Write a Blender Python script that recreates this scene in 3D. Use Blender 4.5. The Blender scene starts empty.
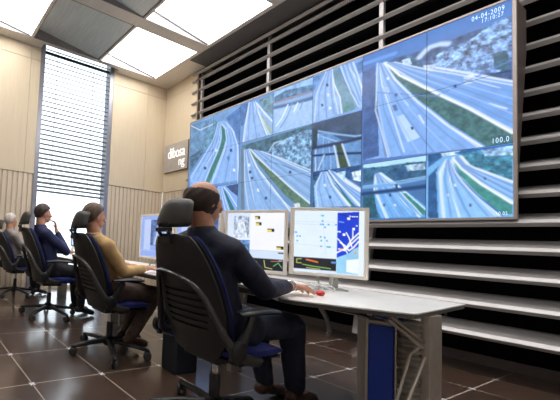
import bpy, bmesh, math, random
import numpy as np
from mathutils import Vector, Matrix, Euler
C = bpy.context.scene.collection
SC = bpy.context.scene
random.seed(7)
PI = math.pi

# ------------------------------------------------------------------ helpers
def lin(c):
    out = []
    for v in c[:3]:
        v = v / 255.0
        out.append(v / 12.92 if v <= 0.04045 else ((v + 0.055) / 1.055) ** 2.4)
    return (out[0], out[1], out[2], 1.0)

def setp(o, **kw):
    for k, v in kw.items():
        if v is not None:
            o[k] = v
    return o

class MB:
    """collects vertices and faces for ONE mesh object"""
    def __init__(s):
        s.v, s.f, s.m = [], [], []
    def add(s, vs, fs, mi=0):
        b = len(s.v)
        s.v += [tuple(p) for p in vs]
        s.f += [tuple(i + b for i in f) for f in fs]
        s.m += [mi] * len(fs)
        return s
    def box(s, c, d, rot=None, mi=0):
        hx, hy, hz = d[0] / 2, d[1] / 2, d[2] / 2
        P = [Vector((x, y, z)) for x in (-hx, hx) for y in (-hy, hy) for z in (-hz, hz)]
        M = Euler(rot).to_matrix() if rot is not None and not isinstance(rot, Matrix) else rot
        P = [(M @ p if M else p) + Vector(c) for p in P]
        return s.add(P, [(0, 1, 3, 2), (4, 6, 7, 5), (0, 4, 5, 1), (2, 3, 7, 6), (0, 2, 6, 4), (1, 5, 7, 3)], mi)
    def span(s, lo, hi, mi=0):
        return s.box([(a + b) / 2 for a, b in zip(lo, hi)], [abs(b - a) for a, b in zip(lo, hi)], None, mi)
    def frame(s, p0, p1, up=(0, 0, 1)):
        d = (Vector(p1) - Vector(p0)).normalized()
        u = Vector(up)
        if abs(d.dot(u)) > 0.98:
            u = Vector((0, 1, 0))
        x = d.cross(u).normalized()
        y = x.cross(d).normalized()
        return d, x, y
    def beam(s, p0, p1, w, h, up=(0, 0, 1), mi=0):
        d, x, y = s.frame(p0, p1, up)
        P = []
        for p in (Vector(p0), Vector(p1)):
            for a, b in ((-1, -1), (1, -1), (1, 1), (-1, 1)):
                P.append(p + x * a * w / 2 + y * b * h / 2)
        return s.add(P, [(3, 2, 1, 0), (4, 5, 6, 7), (0, 1, 5, 4), (1, 2, 6, 5), (2, 3, 7, 6), (3, 0, 4, 7)], mi)
    def tube(s, pts, r, n=10, sx=1.0, sy=1.0, up=(0, 0, 1), mi=0, closed=False):
        pts = [Vector(p) for p in pts]
        R = r if isinstance(r, (list, tuple)) else [r] * len(pts)
        V = []
        for i, p in enumerate(pts):
            a = pts[i - 1] if (i > 0 or closed) else pts[i]
            b = pts[(i + 1) % len(pts)] if (i < len(pts) - 1 or closed) else pts[i]
            d, x, y = s.frame(a, b, up)
            for k in range(n):
                t = 2 * PI * k / n
                V.append(p + x * math.cos(t) * R[i] * sx + y * math.sin(t) * R[i] * sy)
        F = []
        m = len(pts)
        for i in range(m if closed else m - 1):
            j = (i + 1) % m
            for k in range(n):
                l = (k + 1) % n
                F.append((i * n + k, i * n + l, j * n + l, j * n + k))
        if not closed:
            F.append(tuple(range(n))[::-1])
            F.append(tuple((m - 1) * n + k for k in range(n)))
        return s.add(V, F, mi)
    def prism(s, poly, z0, z1, mi=0):
        n = len(poly)
        V = [(x, y, z0) for x, y in poly] + [(x, y, z1) for x, y in poly]
        F = [tuple(range(n))[::-1], tuple(range(n, 2 * n))]
        F += [(i, (i + 1) % n, n + (i + 1) % n, n + i) for i in range(n)]
        return s.add(V, F, mi)
    def lathe(s, prof, c=(0, 0, 0), axis=(0, 0, 1), n=20, mi=0):
        ax = Vector(axis).normalized()
        t = Vector((1, 0, 0)) if abs(ax.x) < .9 else Vector((0, 1, 0))
        x = ax.cross(t).normalized(); y = ax.cross(x)
        V = []
        for r, z in prof:
            for k in range(n):
                a = 2 * PI * k / n
                V.append(Vector(c) + ax * z + (x * math.cos(a) + y * math.sin(a)) * r)
        F = []
        for i in range(len(prof) - 1):
            for k in range(n):
                l = (k + 1) % n
                F.append((i * n + k, i * n + l, (i + 1) * n + l, (i + 1) * n + k))
        F.append(tuple(range(n))[::-1]); F.append(tuple((len(prof) - 1) * n + k for k in range(n)))
        return s.add(V, F, mi)
    def ball(s, c, r, n=14, m=9, rot=None, mi=0):
        r = r if isinstance(r, (list, tuple)) else (r, r, r)
        M = Euler(rot).to_matrix() if rot is not None and not isinstance(rot, Matrix) else rot
        V = [];F = []
        for i in range(m + 1):
            th = PI * i / m
            for k in range(n):
                a = 2 * PI * k / n
                p = Vector((r[0] * math.sin(th) * math.cos(a), r[1] * math.sin(th) * math.sin(a), r[2] * math.cos(th)))
                V.append((M @ p if M else p) + Vector(c))
        for i in range(m):
            for k in range(n):
                l = (k + 1) % n
                F.append((i * n + k, (i + 1) * n + k, (i + 1) * n + l, i * n + l))
        return s.add(V, F, mi)
    def cap(s, p0, p1, r0, r1, n=12, mi=0):
        """tapered capsule"""
        p0, p1 = Vector(p0), Vector(p1)
        d = (p1 - p0); L = d.length
        if L < 1e-6:
            return s.ball(p0, r0, n=n, mi=mi)
        d.normalize()
        pts, R = [], []
        for a in (-1, -.85, -.5, 0):
            pts.append(p0 + d * r0 * a); R.append(max(r0 * math.sqrt(max(0, 1 - a * a)), r0 * .05))
        for a in (0, .5, .85, 1):
            pts.append(p1 + d * r1 * a); R.append(max(r1 * math.sqrt(max(0, 1 - a * a)), r1 * .05))
        return s.tube(pts, R, n=n, mi=mi)
    def build(s, name, mats, parent=None, smooth=False, bevel=0, seg=2, merge=False):
        me = bpy.data.meshes.new(name)
        me.from_pydata(s.v, [], s.f)
        for m in (mats if isinstance(mats, (list, tuple)) else [mats]):
            me.materials.append(m)
        me.polygons.foreach_set('material_index', s.m)
        bm = bmesh.new(); bm.from_mesh(me)
        if merge:
            bmesh.ops.remove_doubles(bm, verts=bm.verts, dist=1e-5)
        bmesh.ops.recalc_face_normals(bm, faces=bm.faces)
        bm.to_mesh(me); bm.free()
        if smooth:
            me.polygons.foreach_set('use_smooth', [True] * len(me.polygons))
        o = bpy.data.objects.new(name, me)
        C.objects.link(o)
        if parent is not None:
            o.parent = parent
        if bevel:
            b = o.modifiers.new('edge', 'BEVEL'); b.width = bevel; b.segments = seg; b.limit_method = 'ANGLE'; b.angle_limit = math.radians(40)
        if smooth:
            try:
                me.set_sharp_from_angle(angle=math.radians(42))
            except Exception:
                pass
        return o

def thing(name, label, cat, loc=(0, 0, 0), rz=0, group=None):
    o = bpy.data.objects.new(name, None); C.objects.link(o)
    o.location = loc; o.rotation_euler = (0, 0, rz)
    o.empty_display_size = .1
    return setp(o, label=label, category=cat, group=group, kind='thing')

def tag(o, label, cat, group=None):
    return setp(o, label=label, category=cat, group=group)

def struct(o):
    o['kind'] = 'structure'
    return o

def copy_tree(o, parent=None):
    c = o.copy(); C.objects.link(c); c.parent = parent
    for ch in [x for x in bpy.data.objects if x.parent == o]:
        copy_tree(ch, c)
    return c

# ------------------------------------------------------------------ materials
def mat(name, col, rough=.5, metal=0.0, spec=.5, noise=0.0, nscale=20, bump=0.0, bscale=200, coat=0.0, emit=None, estr=0.0, stretch=None):
    m = bpy.data.materials.new(name); m.use_nodes = True
    nt = m.node_tree; b = nt.nodes['Principled BSDF']
    b.inputs['Base Color'].default_value = lin(col)
    b.inputs['Roughness'].default_value = rough
    b.inputs['Metallic'].default_value = metal
    b.inputs['Specular IOR Level'].default_value = spec
    b.inputs['Coat Weight'].default_value = coat
    if emit:
        b.inputs['Emission Color'].default_value = lin(emit); b.inputs['Emission Strength'].default_value = estr
    if noise or bump:
        tc = nt.nodes.new('ShaderNodeTexCoord')
        mp = nt.nodes.new('ShaderNodeMapping'); nt.links.new(tc.outputs['Object'], mp.inputs['Vector'])
        if stretch:
            mp.inputs['Scale'].default_value = stretch
        if noise:
            n = nt.nodes.new('ShaderNodeTexNoise'); n.inputs['Scale'].default_value = nscale; n.inputs['Detail'].default_value = 4
            nt.links.new(mp.outputs['Vector'], n.inputs['Vector'])
            mx = nt.nodes.new('ShaderNodeMix'); mx.data_type = 'RGBA'
            a = lin([max(0, v * (1 - noise)) for v in col]); d = lin([min(255, v * (1 + noise)) for v in col])
            mx.inputs['A'].default_value = a; mx.inputs['B'].default_value = d
            rp = nt.nodes.new('ShaderNodeMapRange'); rp.inputs['From Min'].default_value = .3; rp.inputs['From Max'].default_value = .7
            nt.links.new(n.outputs['Fac'], rp.inputs['Value'])
            nt.links.new(rp.outputs['Result'], mx.inputs['Factor'])
            nt.links.new(mx.outputs['Result'], b.inputs['Base Color'])
        if bump:
            n2 = nt.nodes.new('ShaderNodeTexNoise'); n2.inputs['Scale'].default_value = bscale
            nt.links.new(mp.outputs['Vector'], n2.inputs['Vector'])
            bp = nt.nodes.new('ShaderNodeBump'); bp.inputs['Strength'].default_value = bump; bp.inputs['Distance'].default_value = .002
            nt.links.new(n2.outputs['Fac'], bp.inputs['Height']); nt.links.new(bp.outputs['Normal'], b.inputs['Normal'])
    return m

M = {}
M['wood'] = mat('pale_wood', (212, 195, 168), .45, noise=.02, nscale=6, stretch=(9, 9, .35), spec=.35)
M['rib_wood'] = mat('ribbed_wood', (214, 198, 176), .5, noise=.03, nscale=6, stretch=(9, 9, .4), spec=.3)
M['rib_gap'] = mat('ribbed_wood_groove', (198, 180, 158), .6, noise=.04, nscale=8)
M['joint'] = mat('panel_joint', (96, 76, 52), .7, noise=.1, nscale=30)
M['ceiling'] = mat('ceiling_metal', (222, 214, 206), .42, metal=.2, noise=.03, nscale=3, stretch=(1, 14, 1))
M['ceil_panel'] = mat('grey_ceiling_panel', (222, 228, 228), .35, metal=.3, noise=.05, nscale=4, stretch=(1, 18, 1))
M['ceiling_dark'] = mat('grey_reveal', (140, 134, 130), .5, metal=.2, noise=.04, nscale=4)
M['frame_grey'] = mat('anodised_frame', (150, 150, 160), .35, metal=.5, noise=.02, nscale=10)
M['blind'] = mat('blind_slat', (96, 102, 104), .5, metal=.2, noise=.03, nscale=10)
M['slat'] = mat('slat_metal', (166, 162, 161), .42, metal=.45, noise=.04, nscale=5, stretch=(.4, 6, 6))
M['black'] = mat('black_backing', (9, 9, 10), .9, noise=.2, nscale=6, spec=.1)
M['housing'] = mat('screen_housing', (104, 92, 88), .45, metal=.4, noise=.03, nscale=8)
M['bezel'] = mat('screen_bezel', (176, 164, 158), .35, metal=.5, noise=.02, nscale=8)
M['plain_wall'] = mat('plain_wall', (206, 202, 196), .8, noise=.04, nscale=4)
M['dark_plastic'] = mat('chair_plastic', (40, 40, 42), .42, noise=.06, nscale=40, bump=.1, bscale=300)
M['black_plastic'] = mat('black_plastic', (26, 26, 28), .4, noise=.08, nscale=40)
M['headrest'] = mat('headrest_leather', (50, 48, 47), .5, noise=.06, nscale=30, bump=.15, bscale=160)
M['arc_plastic'] = mat('back_frame_plastic', (52, 50, 48), .28, noise=.05, nscale=30, coat=.3)
M['blue_fabric'] = mat('blue_fabric', (18, 32, 104), .8, noise=.12, nscale=160, bump=.3, bscale=500)
M['dark_fabric'] = mat('dark_fabric', (26, 28, 40), .85, noise=.1, nscale=120, bump=.3, bscale=500)
M['soffit_plate_dark'] = mat('dark_soffit', (96, 94, 94), .5, metal=.3, noise=.04, nscale=6)
M['monitor_black'] = mat('monitor_black', (30, 34, 42), .4, noise=.04, nscale=20)
M['chrome'] = mat('chrome', (200, 200, 202), .15, metal=1.0, noise=.02, nscale=20)
M['caster'] = mat('caster_rubber', (54, 52, 50), .5, noise=.08, nscale=40)
M['desk_white'] = mat('desk_laminate', (240, 239, 236), .3, noise=.012, nscale=12, coat=.1)
M['desk_edge'] = mat('desk_edge', (84, 78, 74), .5, noise=.05, nscale=20)
M['desk_metal'] = mat('desk_metal', (184, 174, 162), .4, metal=.45, noise=.04, nscale=15)
M['desk_dark'] = mat('desk_underframe', (48, 46, 45), .5, metal=.3, noise=.08, nscale=15)
M['silver'] = mat('silver_metal', (186, 184, 180), .3, metal=.7, noise=.03, nscale=20)
M['locker_blue'] = mat('locker_blue', (22, 62, 172), .5, noise=.05, nscale=9)
M['hose'] = mat('grey_hose', (160, 152, 144), .5, metal=.2, noise=.05, nscale=30)
M['cream'] = mat('monitor_bezel', (246, 240, 230), .4, noise=.012, nscale=20)
M['bin'] = mat('bin_plastic', (22, 26, 36), .5, noise=.08, nscale=20)
M['cable_white'] = mat('white_cable', (222, 222, 220), .5, noise=.02, nscale=30)
M['red'] = mat('red_plastic', (206, 38, 30), .35, noise=.04, nscale=30)
M['sign_grey'] = mat('sign_grey', (186, 180, 174), .4, metal=.3, noise=.03, nscale=10)
M['sign_side'] = mat('sign_return', (112, 102, 94), .5, metal=.2, noise=.04, nscale=10)
M['sign_text'] = mat('sign_letters', (250, 250, 250), .5, emit=(255, 255, 255), estr=.6, noise=.01, nscale=10)
M['skin'] = mat('skin', (204, 148, 122), .5, noise=.05, nscale=25, bump=.1, bscale=300)
M['lip'] = mat('lips', (168, 98, 88), .45, noise=.05, nscale=60)
M['eye'] = mat('eyes', (36, 26, 22), .2, noise=.1, nscale=80)
M['hair_dark'] = mat('dark_hair', (58, 44, 38), .6, noise=.35, nscale=90, bump=.6, bscale=150, stretch=(4, 4, 1))
M['hair_brown'] = mat('brown_hair', (96, 76, 62), .6, noise=.3, nscale=90, bump=.6, bscale=150, stretch=(4, 4, 1))
M['hair_grey'] = mat('grey_hair', (196, 186, 178), .6, noise=.15, nscale=90, bump=.6, bscale=150, stretch=(4, 4, 1))
M['navy'] = mat('navy_jacket', (30, 34, 56), .75, noise=.15, nscale=14, bump=.35, bscale=40)
M['navy_shirt'] = mat('navy_shirt', (36, 42, 84), .75, noise=.15, nscale=14, bump=.35, bscale=40)
M['tan'] = mat('tan_sweater', (206, 170, 118), .85, noise=.08, nscale=14, bump=.4, bscale=45)
M['grey_shirt'] = mat('grey_shirt', (150, 142, 140), .85, noise=.08, nscale=14, bump=.4, bscale=45)
M['jeans'] = mat('dark_jeans', (26, 32, 52), .8, noise=.2, nscale=18, bump=.4, bscale=60)
M['brown_trousers'] = mat('brown_trousers', (82, 66, 60), .85, noise=.12, nscale=18, bump=.4, bscale=50)
M['black_trousers'] = mat('black_trousers', (30, 30, 36), .85, noise=.15, nscale=18, bump=.4, bscale=50)
M['shoe_brown'] = mat('brown_shoe', (74, 48, 32), .35, noise=.15, nscale=30)
M['shoe_black'] = mat('black_shoe', (26, 24, 24), .35, noise=.15, nscale=30)
M['watch'] = mat('watch_steel', (210, 210, 208), .25, metal=.8, noise=.03, nscale=30)
M['outside'] = mat('pale_render', (196, 204, 206), .9, noise=.05, nscale=2)
M['paving'] = mat('pale_paving', (214, 216, 218), .9, noise=.05, nscale=2)

def picture_mat():
    m = bpy.data.materials.new('screen_picture'); m.use_nodes = True
    nt = m.node_tree; b = nt.nodes['Principled BSDF']
    a = nt.nodes.new('ShaderNodeVertexColor'); a.layer_name = 'Col'
    b.inputs['Base Color'].default_value = (.01, .01, .012, 1)
    b.inputs['Roughness'].default_value = .22
    b.inputs['Specular IOR Level'].default_value = .35
    nt.links.new(a.outputs['Color'], b.inputs['Emission Color'])
    b.inputs['Emission Strength'].default_value = SCREEN_GAIN
    return m
SCREEN_GAIN = 1.1
M['picture'] = picture_mat()

def light_panel_mat():
    m = bpy.data.materials.new('luminous_panel'); m.use_nodes = True
    b = m.node_tree.nodes['Principled BSDF']
    b.inputs['Base Color'].default_value = (.8, .8, .8, 1)
    b.inputs['Emission Color'].default_value = (1.0, .985, .96, 1)
    b.inputs['Emission Strength'].default_value = PANEL_GAIN
    return m
PANEL_GAIN = 7.2
M['luminous'] = light_panel_mat()
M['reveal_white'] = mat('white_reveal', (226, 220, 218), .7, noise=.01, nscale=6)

def glass_mat():
    m = bpy.data.materials.new('window_glass'); m.use_nodes = True
    nt = m.node_tree; nt.nodes.clear()
    o = nt.nodes.new('ShaderNodeOutputMaterial'); mx = nt.nodes.new('ShaderNodeMixShader')
    t = nt.nodes.new('ShaderNodeBsdfTransparent'); g = nt.nodes.new('ShaderNodeBsdfGlossy')
    t.inputs['Color'].default_value = (.93, .96, .97, 1); g.inputs['Roughness'].default_value = .03
    f = nt.nodes.new('ShaderNodeFresnel'); f.inputs['IOR'].default_value = 1.3
    nt.links.new(f.outputs[0], mx.inputs[0]); nt.links.new(t.outputs[0], mx.inputs[1]); nt.links.new(g.outputs[0], mx.inputs[2])
    nt.links.new(mx.outputs[0], o.inputs[0])
    return m
M['glass'] = glass_mat()

TILE, TX, TY = .5857, -2.732, .836
def floor_mat():
    m = bpy.data.materials.new('brown_floor_tiles'); m.use_nodes = True
    nt = m.node_tree; N = nt.nodes; L = nt.links; b = N['Principled BSDF']
    tc = N.new('ShaderNodeTexCoord'); sp = N.new('ShaderNodeSeparateXYZ'); L.new(tc.outputs['Object'], sp.inputs[0])
    def mth(op, a, b_=None, clamp=False):
        n = N.new('ShaderNodeMath'); n.operation = op; n.use_clamp = clamp
        for i, v in enumerate((a, b_)):
            if v is None: continue
            if isinstance(v, (int, float)): n.inputs[i].default_value = v
            else: L.new(v, n.inputs[i])
        return n.outputs[0]
    def dist(axis, off):
        v = mth('DIVIDE', mth('SUBTRACT', sp.outputs[axis], off), TILE)
        fr = mth('SUBTRACT', v, mth('ROUND', v))
        return mth('MULTIPLY', mth('ABSOLUTE', fr), TILE), mth('FLOOR', v)
    dx, ix = dist('X', TX); dy, iy = dist('Y', TY)
    gx = mth('LESS_THAN', dx, .0046); gy = mth('LESS_THAN', dy, .0046)
    grout = mth('MAXIMUM', gx, gy)
    # small pale cross inlay at each tile corner
    near = mth('MULTIPLY', mth('LESS_THAN', dx, .021), mth('LESS_THAN', dy, .021))
    diag = mth('LESS_THAN', mth('ABSOLUTE', mth('SUBTRACT', dx, dy)), .009)
    cross = mth('MULTIPLY', near, diag)
    cb = N.new('ShaderNodeCombineXYZ'); L.new(ix, cb.inputs[0]); L.new(iy, cb.inputs[1])
    wn = N.new('ShaderNodeTexWhiteNoise'); L.new(cb.outputs[0], wn.inputs['Vector'])
    mp = N.new('ShaderNodeMapping'); L.new(tc.outputs['Object'], mp.inputs['Vector']); mp.inputs['Scale'].default_value = (3.2, .8, 1)
    ns = N.new('ShaderNodeTexNoise'); ns.inputs['Scale'].default_value = 5; ns.inputs['Detail'].default_value = 5; L.new(mp.outputs[0], ns.inputs['Vector'])
    fac = mth('ADD', mth('MULTIPLY', wn.outputs['Value'], .35), mth('MULTIPLY', ns.outputs['Fac'], .6), True)
    cr = N.new('ShaderNodeValToRGB'); L.new(fac, cr.inputs[0])
    cr.color_ramp.elements[0].position = .15; cr.color_ramp.elements[0].color = lin((64, 48, 40))
    cr.color_ramp.elements[1].position = .95; cr.color_ramp.elements[1].color = lin((96, 74, 62))
    def mix(f, a, bcol):
        n = N.new('ShaderNodeMix'); n.data_type = 'RGBA'; L.new(f, n.inputs['Factor']); L.new(a, n.inputs['A']); n.inputs['B'].default_value = bcol
        return n.outputs['Result']
    col = mix(cross, mix(grout, cr.outputs[0], lin((190, 172, 154))), lin((232, 240, 255)))
    L.new(col, b.inputs['Base Color'])
    rr = mth('ADD', .24, mth('MULTIPLY', ns.outputs['Fac'], .14)); L.new(mth('ADD', rr, mth('MULTIPLY', grout, .35)), b.inputs['Roughness'])
    b.inputs['Specular IOR Level'].default_value = .8; b.inputs['Coat Weight'].default_value = 1.0; b.inputs['Coat IOR'].default_value = 1.7; b.inputs['Coat Roughness'].default_value = .16
    bp = N.new('ShaderNodeBump'); bp.inputs['Strength'].default_value = .12; bp.inputs['Distance'].default_value = .003
    L.new(mth('SUBTRACT', ns.outputs['Fac'], grout), bp.inputs['Height']); L.new(bp.outputs[0], b.inputs['Normal'])
    return m
M['floor'] = floor_mat()

# ------------------------------------------------------------------ room shell
XB, YW, ZC = -6.04, 5.5, 4.97          # window wall, panelled video wall, ceiling underside
WY0, WY1 = 2.08, 3.89                  # window opening
XR, YN, YBK = 2.6, -3.0, 5.76
b = MB(); b.span((XB - .2, YN - .1, -.12), (XR + .1, YBK + .1, 0)); struct(b.build('floor', M['floor']))

def panelled(b, P, a0, a1, joints):
    """wood cladding between a0 and a1; P(a, depth, z) -> point. upper smooth panels, lower vertical battens"""
    def bx(lo, hi, d0, d1, z0, z1, mi):
        q = [P(lo, d0, z0), P(hi, d1, z1)]
        b.span([min(q[0][i], q[1][i]) for i in range(3)], [max(q[0][i], q[1][i]) for i in range(3)], mi)
    bx(a0, a1, .12, .0, 0, ZC + .6, 1)
    edges = [a0] + [j for j in joints if a0 < j < a1] + [a1]
    for e0, e1 in zip(edges, edges[1:]):
        bx(e0 + .003, e1 - .003, 0, -.035, 2.345, 4.69, 0)
        bx(e0 + .003, e1 - .003, 0, -.035, 4.698, ZC + .6, 0)
    n = int((a1 - a0) / .104)
    w = (a1 - a0) / n
    bx(a0, a1, 0, -.006, .0, 2.335, 3)
    for i in range(n):
        bx(a0 + i * w + .002, a0 + i * w + w * .70, -.006, -.026, .0, 2.335, 2)

b = MB()
Pl = lambda a, d, z: (XB - d, a, z)
panelled(b, Pl, YN, WY0, (-1.15, .36, 1.87))
panelled(b, Pl, WY1, YW, (4.89,))
b.span((XB - .12, WY0, 0), (XB, WY1, .05), 0)
struct(b.build('wall_left', [M['wood'], M['joint'], M['rib_wood'], M['rib_gap']]))

b = MB()
panelled(b, lambda a, d, z: (a, YW + d, z), XB + .04, -5.04, ())
b.span((-5.05, YW + .1, 0), (-5.035, 5.9, ZC + .3), 4)
struct(b.build('wall_front', [M['wood'], M['joint'], M['rib_wood'], M['rib_gap'], M['black']]))

b = MB()
b.add([(-5.04, 5.52, 0), (XR, 5.52, 0), (XR, 5.82, 2.8), (-5.04, 5.82, 2.8), (-5.04, 5.82, ZC + .3), (XR, 5.82, ZC + .3)], [(0, 1, 2, 3), (3, 2, 5, 4)])
b.add([(-5.04, 5.86, 0), (XR, 5.86, 0), (XR, 5.86, ZC + .3), (-5.04, 5.86, ZC + .3)], [(0, 1, 2, 3)])
struct(b.build('wall_right', M['black']))
b = MB(); b.span((-4.8, 4.96, ZC - .008), (XR, 5.74, ZC)); struct(b.build('soffit_plate', M['soffit_plate_dark']))  # thin plate added under the ceiling to darken the soffit above the slats
b = MB(); b.span((-5.04, 5.49, 0), (XR, 5.515, .1)); struct(b.build('baseboard_right', M['housing']))
b = MB(); b.span((XB - .1, YN - .1, 0), (XR, YN, ZC + .3)); struct(b.build('wall_back', M['plain_wall']))
b = MB(); b.span((XR, YN, 0), (XR + .1, YBK + .1, ZC + .3)); struct(b.build('wall_near', M['plain_wall']))

# ceiling: a grid of beams with sloping inset panels
ROWS = [(-5.77, -4.52), (-4.30, -3.05), (-2.83, -1.58), (-1.36, -.11), (.11, 1.36)]
COLS = [(-2.81, -1.30, 0), (-1.27, .24, 0), (.27, 1.78, 1), (1.81, 3.32, 0), (3.35, 4.90, 1)]
b = MB()
T = .5
def slabx(x0, x1): b.span((x0, YN - .1, ZC), (x1, YBK + .1, ZC + T))
SLX = -5.855
b.span((XB - .2, YN - .1, ZC), (SLX, WY0 - .01, ZC + T)); b.span((XB - .2, WY1 + .01, ZC), (SLX, YBK + .1, ZC + T))
b.span((XB - .2, WY0 - .01, ZC + .42), (SLX, WY1 + .01, ZC + T))
slabx(SLX, ROWS[0][0])
for (a0, a1), (c0, c1) in zip(ROWS, ROWS[1:]): slabx(a1, c0)
slabx(ROWS[-1][1], XR + .1)
for x0, x1 in ROWS:
    b.span((x0, YN - .1, ZC), (x1, COLS[0][0], ZC + T)); b.span((x0, COLS[-1][1], ZC), (x1, YBK + .1, ZC + T))
    for (a0, a1, _), (c0, c1, _) in zip(COLS, COLS[1:]): b.span((x0, a1, ZC), (x1, c0, ZC + T))
    for j, (a0, a1, li) in enumerate(COLS):
        ri = ROWS.index((x0, x1))
        if (ri, j) not in ((0, 3), (1, 3)) and not (li and not (j == 2 and ri > 3)): b.span((x0, a0, ZC), (x1, a1, ZC + T))
b.span((XB - .2, YN - .1, ZC + T), (XR + .1, YBK + .1, ZC + T + .05))
struct(b.build('ceiling', M['ceiling']))

LAB = {(0, 4): 'glowing white ceiling panel in the corner between window and video wall',
       (1, 4): 'glowing white ceiling panel above the video wall, cut by the top edge of the picture',
       (0, 2): 'glowing white ceiling panel at the top left corner, beside the grey panel',
       (0, 3): 'unlit grey sloping ceiling panel directly in front of the window blind',
       (1, 3): 'unlit grey sloping ceiling panel cut by the top edge, between two lit panels'}
for i, (x0, x1) in enumerate(ROWS):
    for j, (y0, y1, lit) in enumerate(COLS):
        lit = lit and not (j == 2 and i > 3)
        seen = (i, j) in LAB
        nm = 'ceiling_light' if lit else 'ceiling_coffer'
        if not seen and not lit:
            continue
        lab = LAB.get((i, j)) or ('glowing white ceiling panel beyond the edges of the picture' if lit else 'unlit grey ceiling panel beyond the edges of the picture')
        grp = ('luminous ceiling panels' if lit else 'grey ceiling panels') if seen else ('luminous ceiling panels out of view' if lit else 'grey ceiling panels out of view')
        t = thing(nm, lab, 'ceiling light' if lit else 'ceiling panel', ((x0 + x1) / 2, (y0 + y1) / 2, ZC), 0, grp)
        hx, hy, rz = (x1 - x0) / 2 - .004, (y1 - y0) / 2 - .004, .22
        p = MB()
        p.add([(-hx + .012, -hy, rz), (hx - .012, -hy, rz), (hx - .012, hy - .03, .012), (-hx + .012, hy - .03, .012),
               (-hx + .012, -hy, rz + .03), (hx - .012, -hy, rz + .03), (hx - .012, hy - .03, .042), (-hx + .012, hy - .03, .042)],
              [(0, 1, 2, 3), (4, 5, 6, 7), (0, 1, 5, 4), (1, 2, 6, 5), (2, 3, 7, 6), (3, 0, 4, 7)])
        p.build('diffuser' if lit else 'metal_sheet', M['luminous'] if lit else M['ceil_panel'], t)
        if lit:
            e = MB()
            e.beam((-hx + .028, -hy + .02, rz - .006), (-hx + .028, hy - .04, .008), .034, .012)
            e.build('edge_strip', M['frame_grey'], t)
        r = MB()
        for sx in (-1, 1):
            r.add([(sx * hx, -hy, 0), (sx * hx, hy, 0), (sx * hx, -hy, rz + .06), (sx * hx, hy, .06),
                   (sx * (hx - .01), -hy, 0), (sx * (hx - .01), hy, 0), (sx * (hx - .01), -hy, rz + .06), (sx * (hx - .01), hy, .06)],
                  [(0, 1, 3, 2), (4, 5, 7, 6), (0, 1, 5, 4), (2, 3, 7, 6), (0, 2, 6, 4), (1, 3, 7, 5)])
        r.span((-hx + .01, -hy, 0), (hx - .01, -hy + .01, rz + .06))
        r.span((-hx + .01, hy - .025, 0), (hx - .01, hy, .05))
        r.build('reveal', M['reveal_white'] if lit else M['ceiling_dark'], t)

# window with blind
b = MB()
for y0, y1 in ((WY0, WY0 + .1), (WY1 - .1, WY1)):
    b.span((XB - .16, y0, 0), (XB + .03, y1, ZC + .4))
b.span((XB - .16, WY0 + .1, .0), (XB - .02, WY1 - .1, .07))
b.span((XB - .16, WY0 + .1, ZC + .34), (XB - .02, WY1 - .1, ZC + .4))
b.span((XB - .145, WY0 + .1, 2.02), (XB - .115, WY1 - .1, 2.06))
w = struct(b.build('window_1', M['frame_grey'], bevel=.004))
g = MB(); g.span((XB - .135, WY0 + .1, .07), (XB - .125, WY1 - .1, ZC + .34)); g.build('glass_pane', M['glass'], w)
t = thing('window_blind', 'tall grey slatted blind glowing with daylight in the wood wall', 'blind', (XB - .045, (WY0 + WY1) / 2, 2.1))
hw = (WY1 - WY0) / 2 - .105
s = MB()
for k in range(30):
    z = k * .1015
    s.box((0, 0, z + .1), (.115, hw * 2, .014), (0, .50, 0))
s.build('slats', M['blind'], t)
s = MB(); s.span((-.03, -hw, ZC - 2.1 - .012), (.03, hw, ZC - 2.1 + .012)); s.build('head_rail', M['desk_dark'], t)
for yy in (-hw * .62, hw * .5):
    s = MB(); s.tube([(.0, yy, -.02), (.0, yy, 3.1)], .006, 6); s.build('ladder_cord', M['frame_grey'], t)
s = MB(); s.span((-.03, -hw, .0), (.03, hw, .03)); s.build('bottom_rail', M['blind'], t)
b = MB(); b.span((-40, -30, -.2), (XB - .3, 40, -.15)); struct(b.build('ground_outside', M['paving']))

# ------------------------------------------------------------------ slatted wall behind the video screen
def lip(z): return min(5.1 + .22 * (z - 1.45), 5.49)
t = thing('slatted_cladding', 'dark wall of long horizontal metal slats behind and around the video screen', 'wall cladding', (-1.6, 5.3, 0))
SZ = [.342, .625, .895, 1.16, 1.424, 1.70, 1.965, 2.23, 2.49, 2.745, 3.005, 3.26, 3.505, 3.75, 4.01, 4.27, 4.53, 4.78]
prof = [(.045, 0), (.004, .026), (0, .034), (.03, .066), (.26, .142), (.26, .13), (.065, .012)]
for z in SZ:
    s = MB()
    x0, x1, y = -5.03, XR - .01, lip(z)
    tip = [(.045, 0), (.004, .026), (0, .034), (.03, .066), (.058, .076), (.058, .012)]
    yt = min(y, 5.40); zt = 1.05 + (z - 1.05) * yt / y; yt -= 5.3
    V = [(-5.14 + 1.6, yt + a, zt + c) for a, c in tip] + [(-5.03 + 1.6, yt + a, zt + c) for a, c in tip]
    s.add(V, [tuple(range(6)), tuple(range(6, 12))] + [(i, (i + 1) % 6, 6 + (i + 1) % 6, 6 + i) for i in range(6)])
    V = [(x0 + 1.6, y - 5.3 + a, z + c) for a, c in prof] + [(x1 + 1.6, y - 5.3 + a, z + c) for a, c in prof]
    n = len(prof)
    s.add(V, [tuple(range(n)), tuple(range(n, 2 * n))] + [(i, (i + 1) % n, n + (i + 1) % n, n + i) for i in range(n)])
    s.build('slat', M['slat'], t)
s = MB()
V = [(x + 1.6, .1 + a, 4.885 + c) for x in (-5.14, XR - .01) for a, c in tip]
s.add(V, [tuple(range(6)), tuple(range(6, 12))] + [(i, (i + 1) % 6, 6 + (i + 1) % 6, 6 + i) for i in range(6)])
s.build('slat', M['slat'], t)
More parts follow.
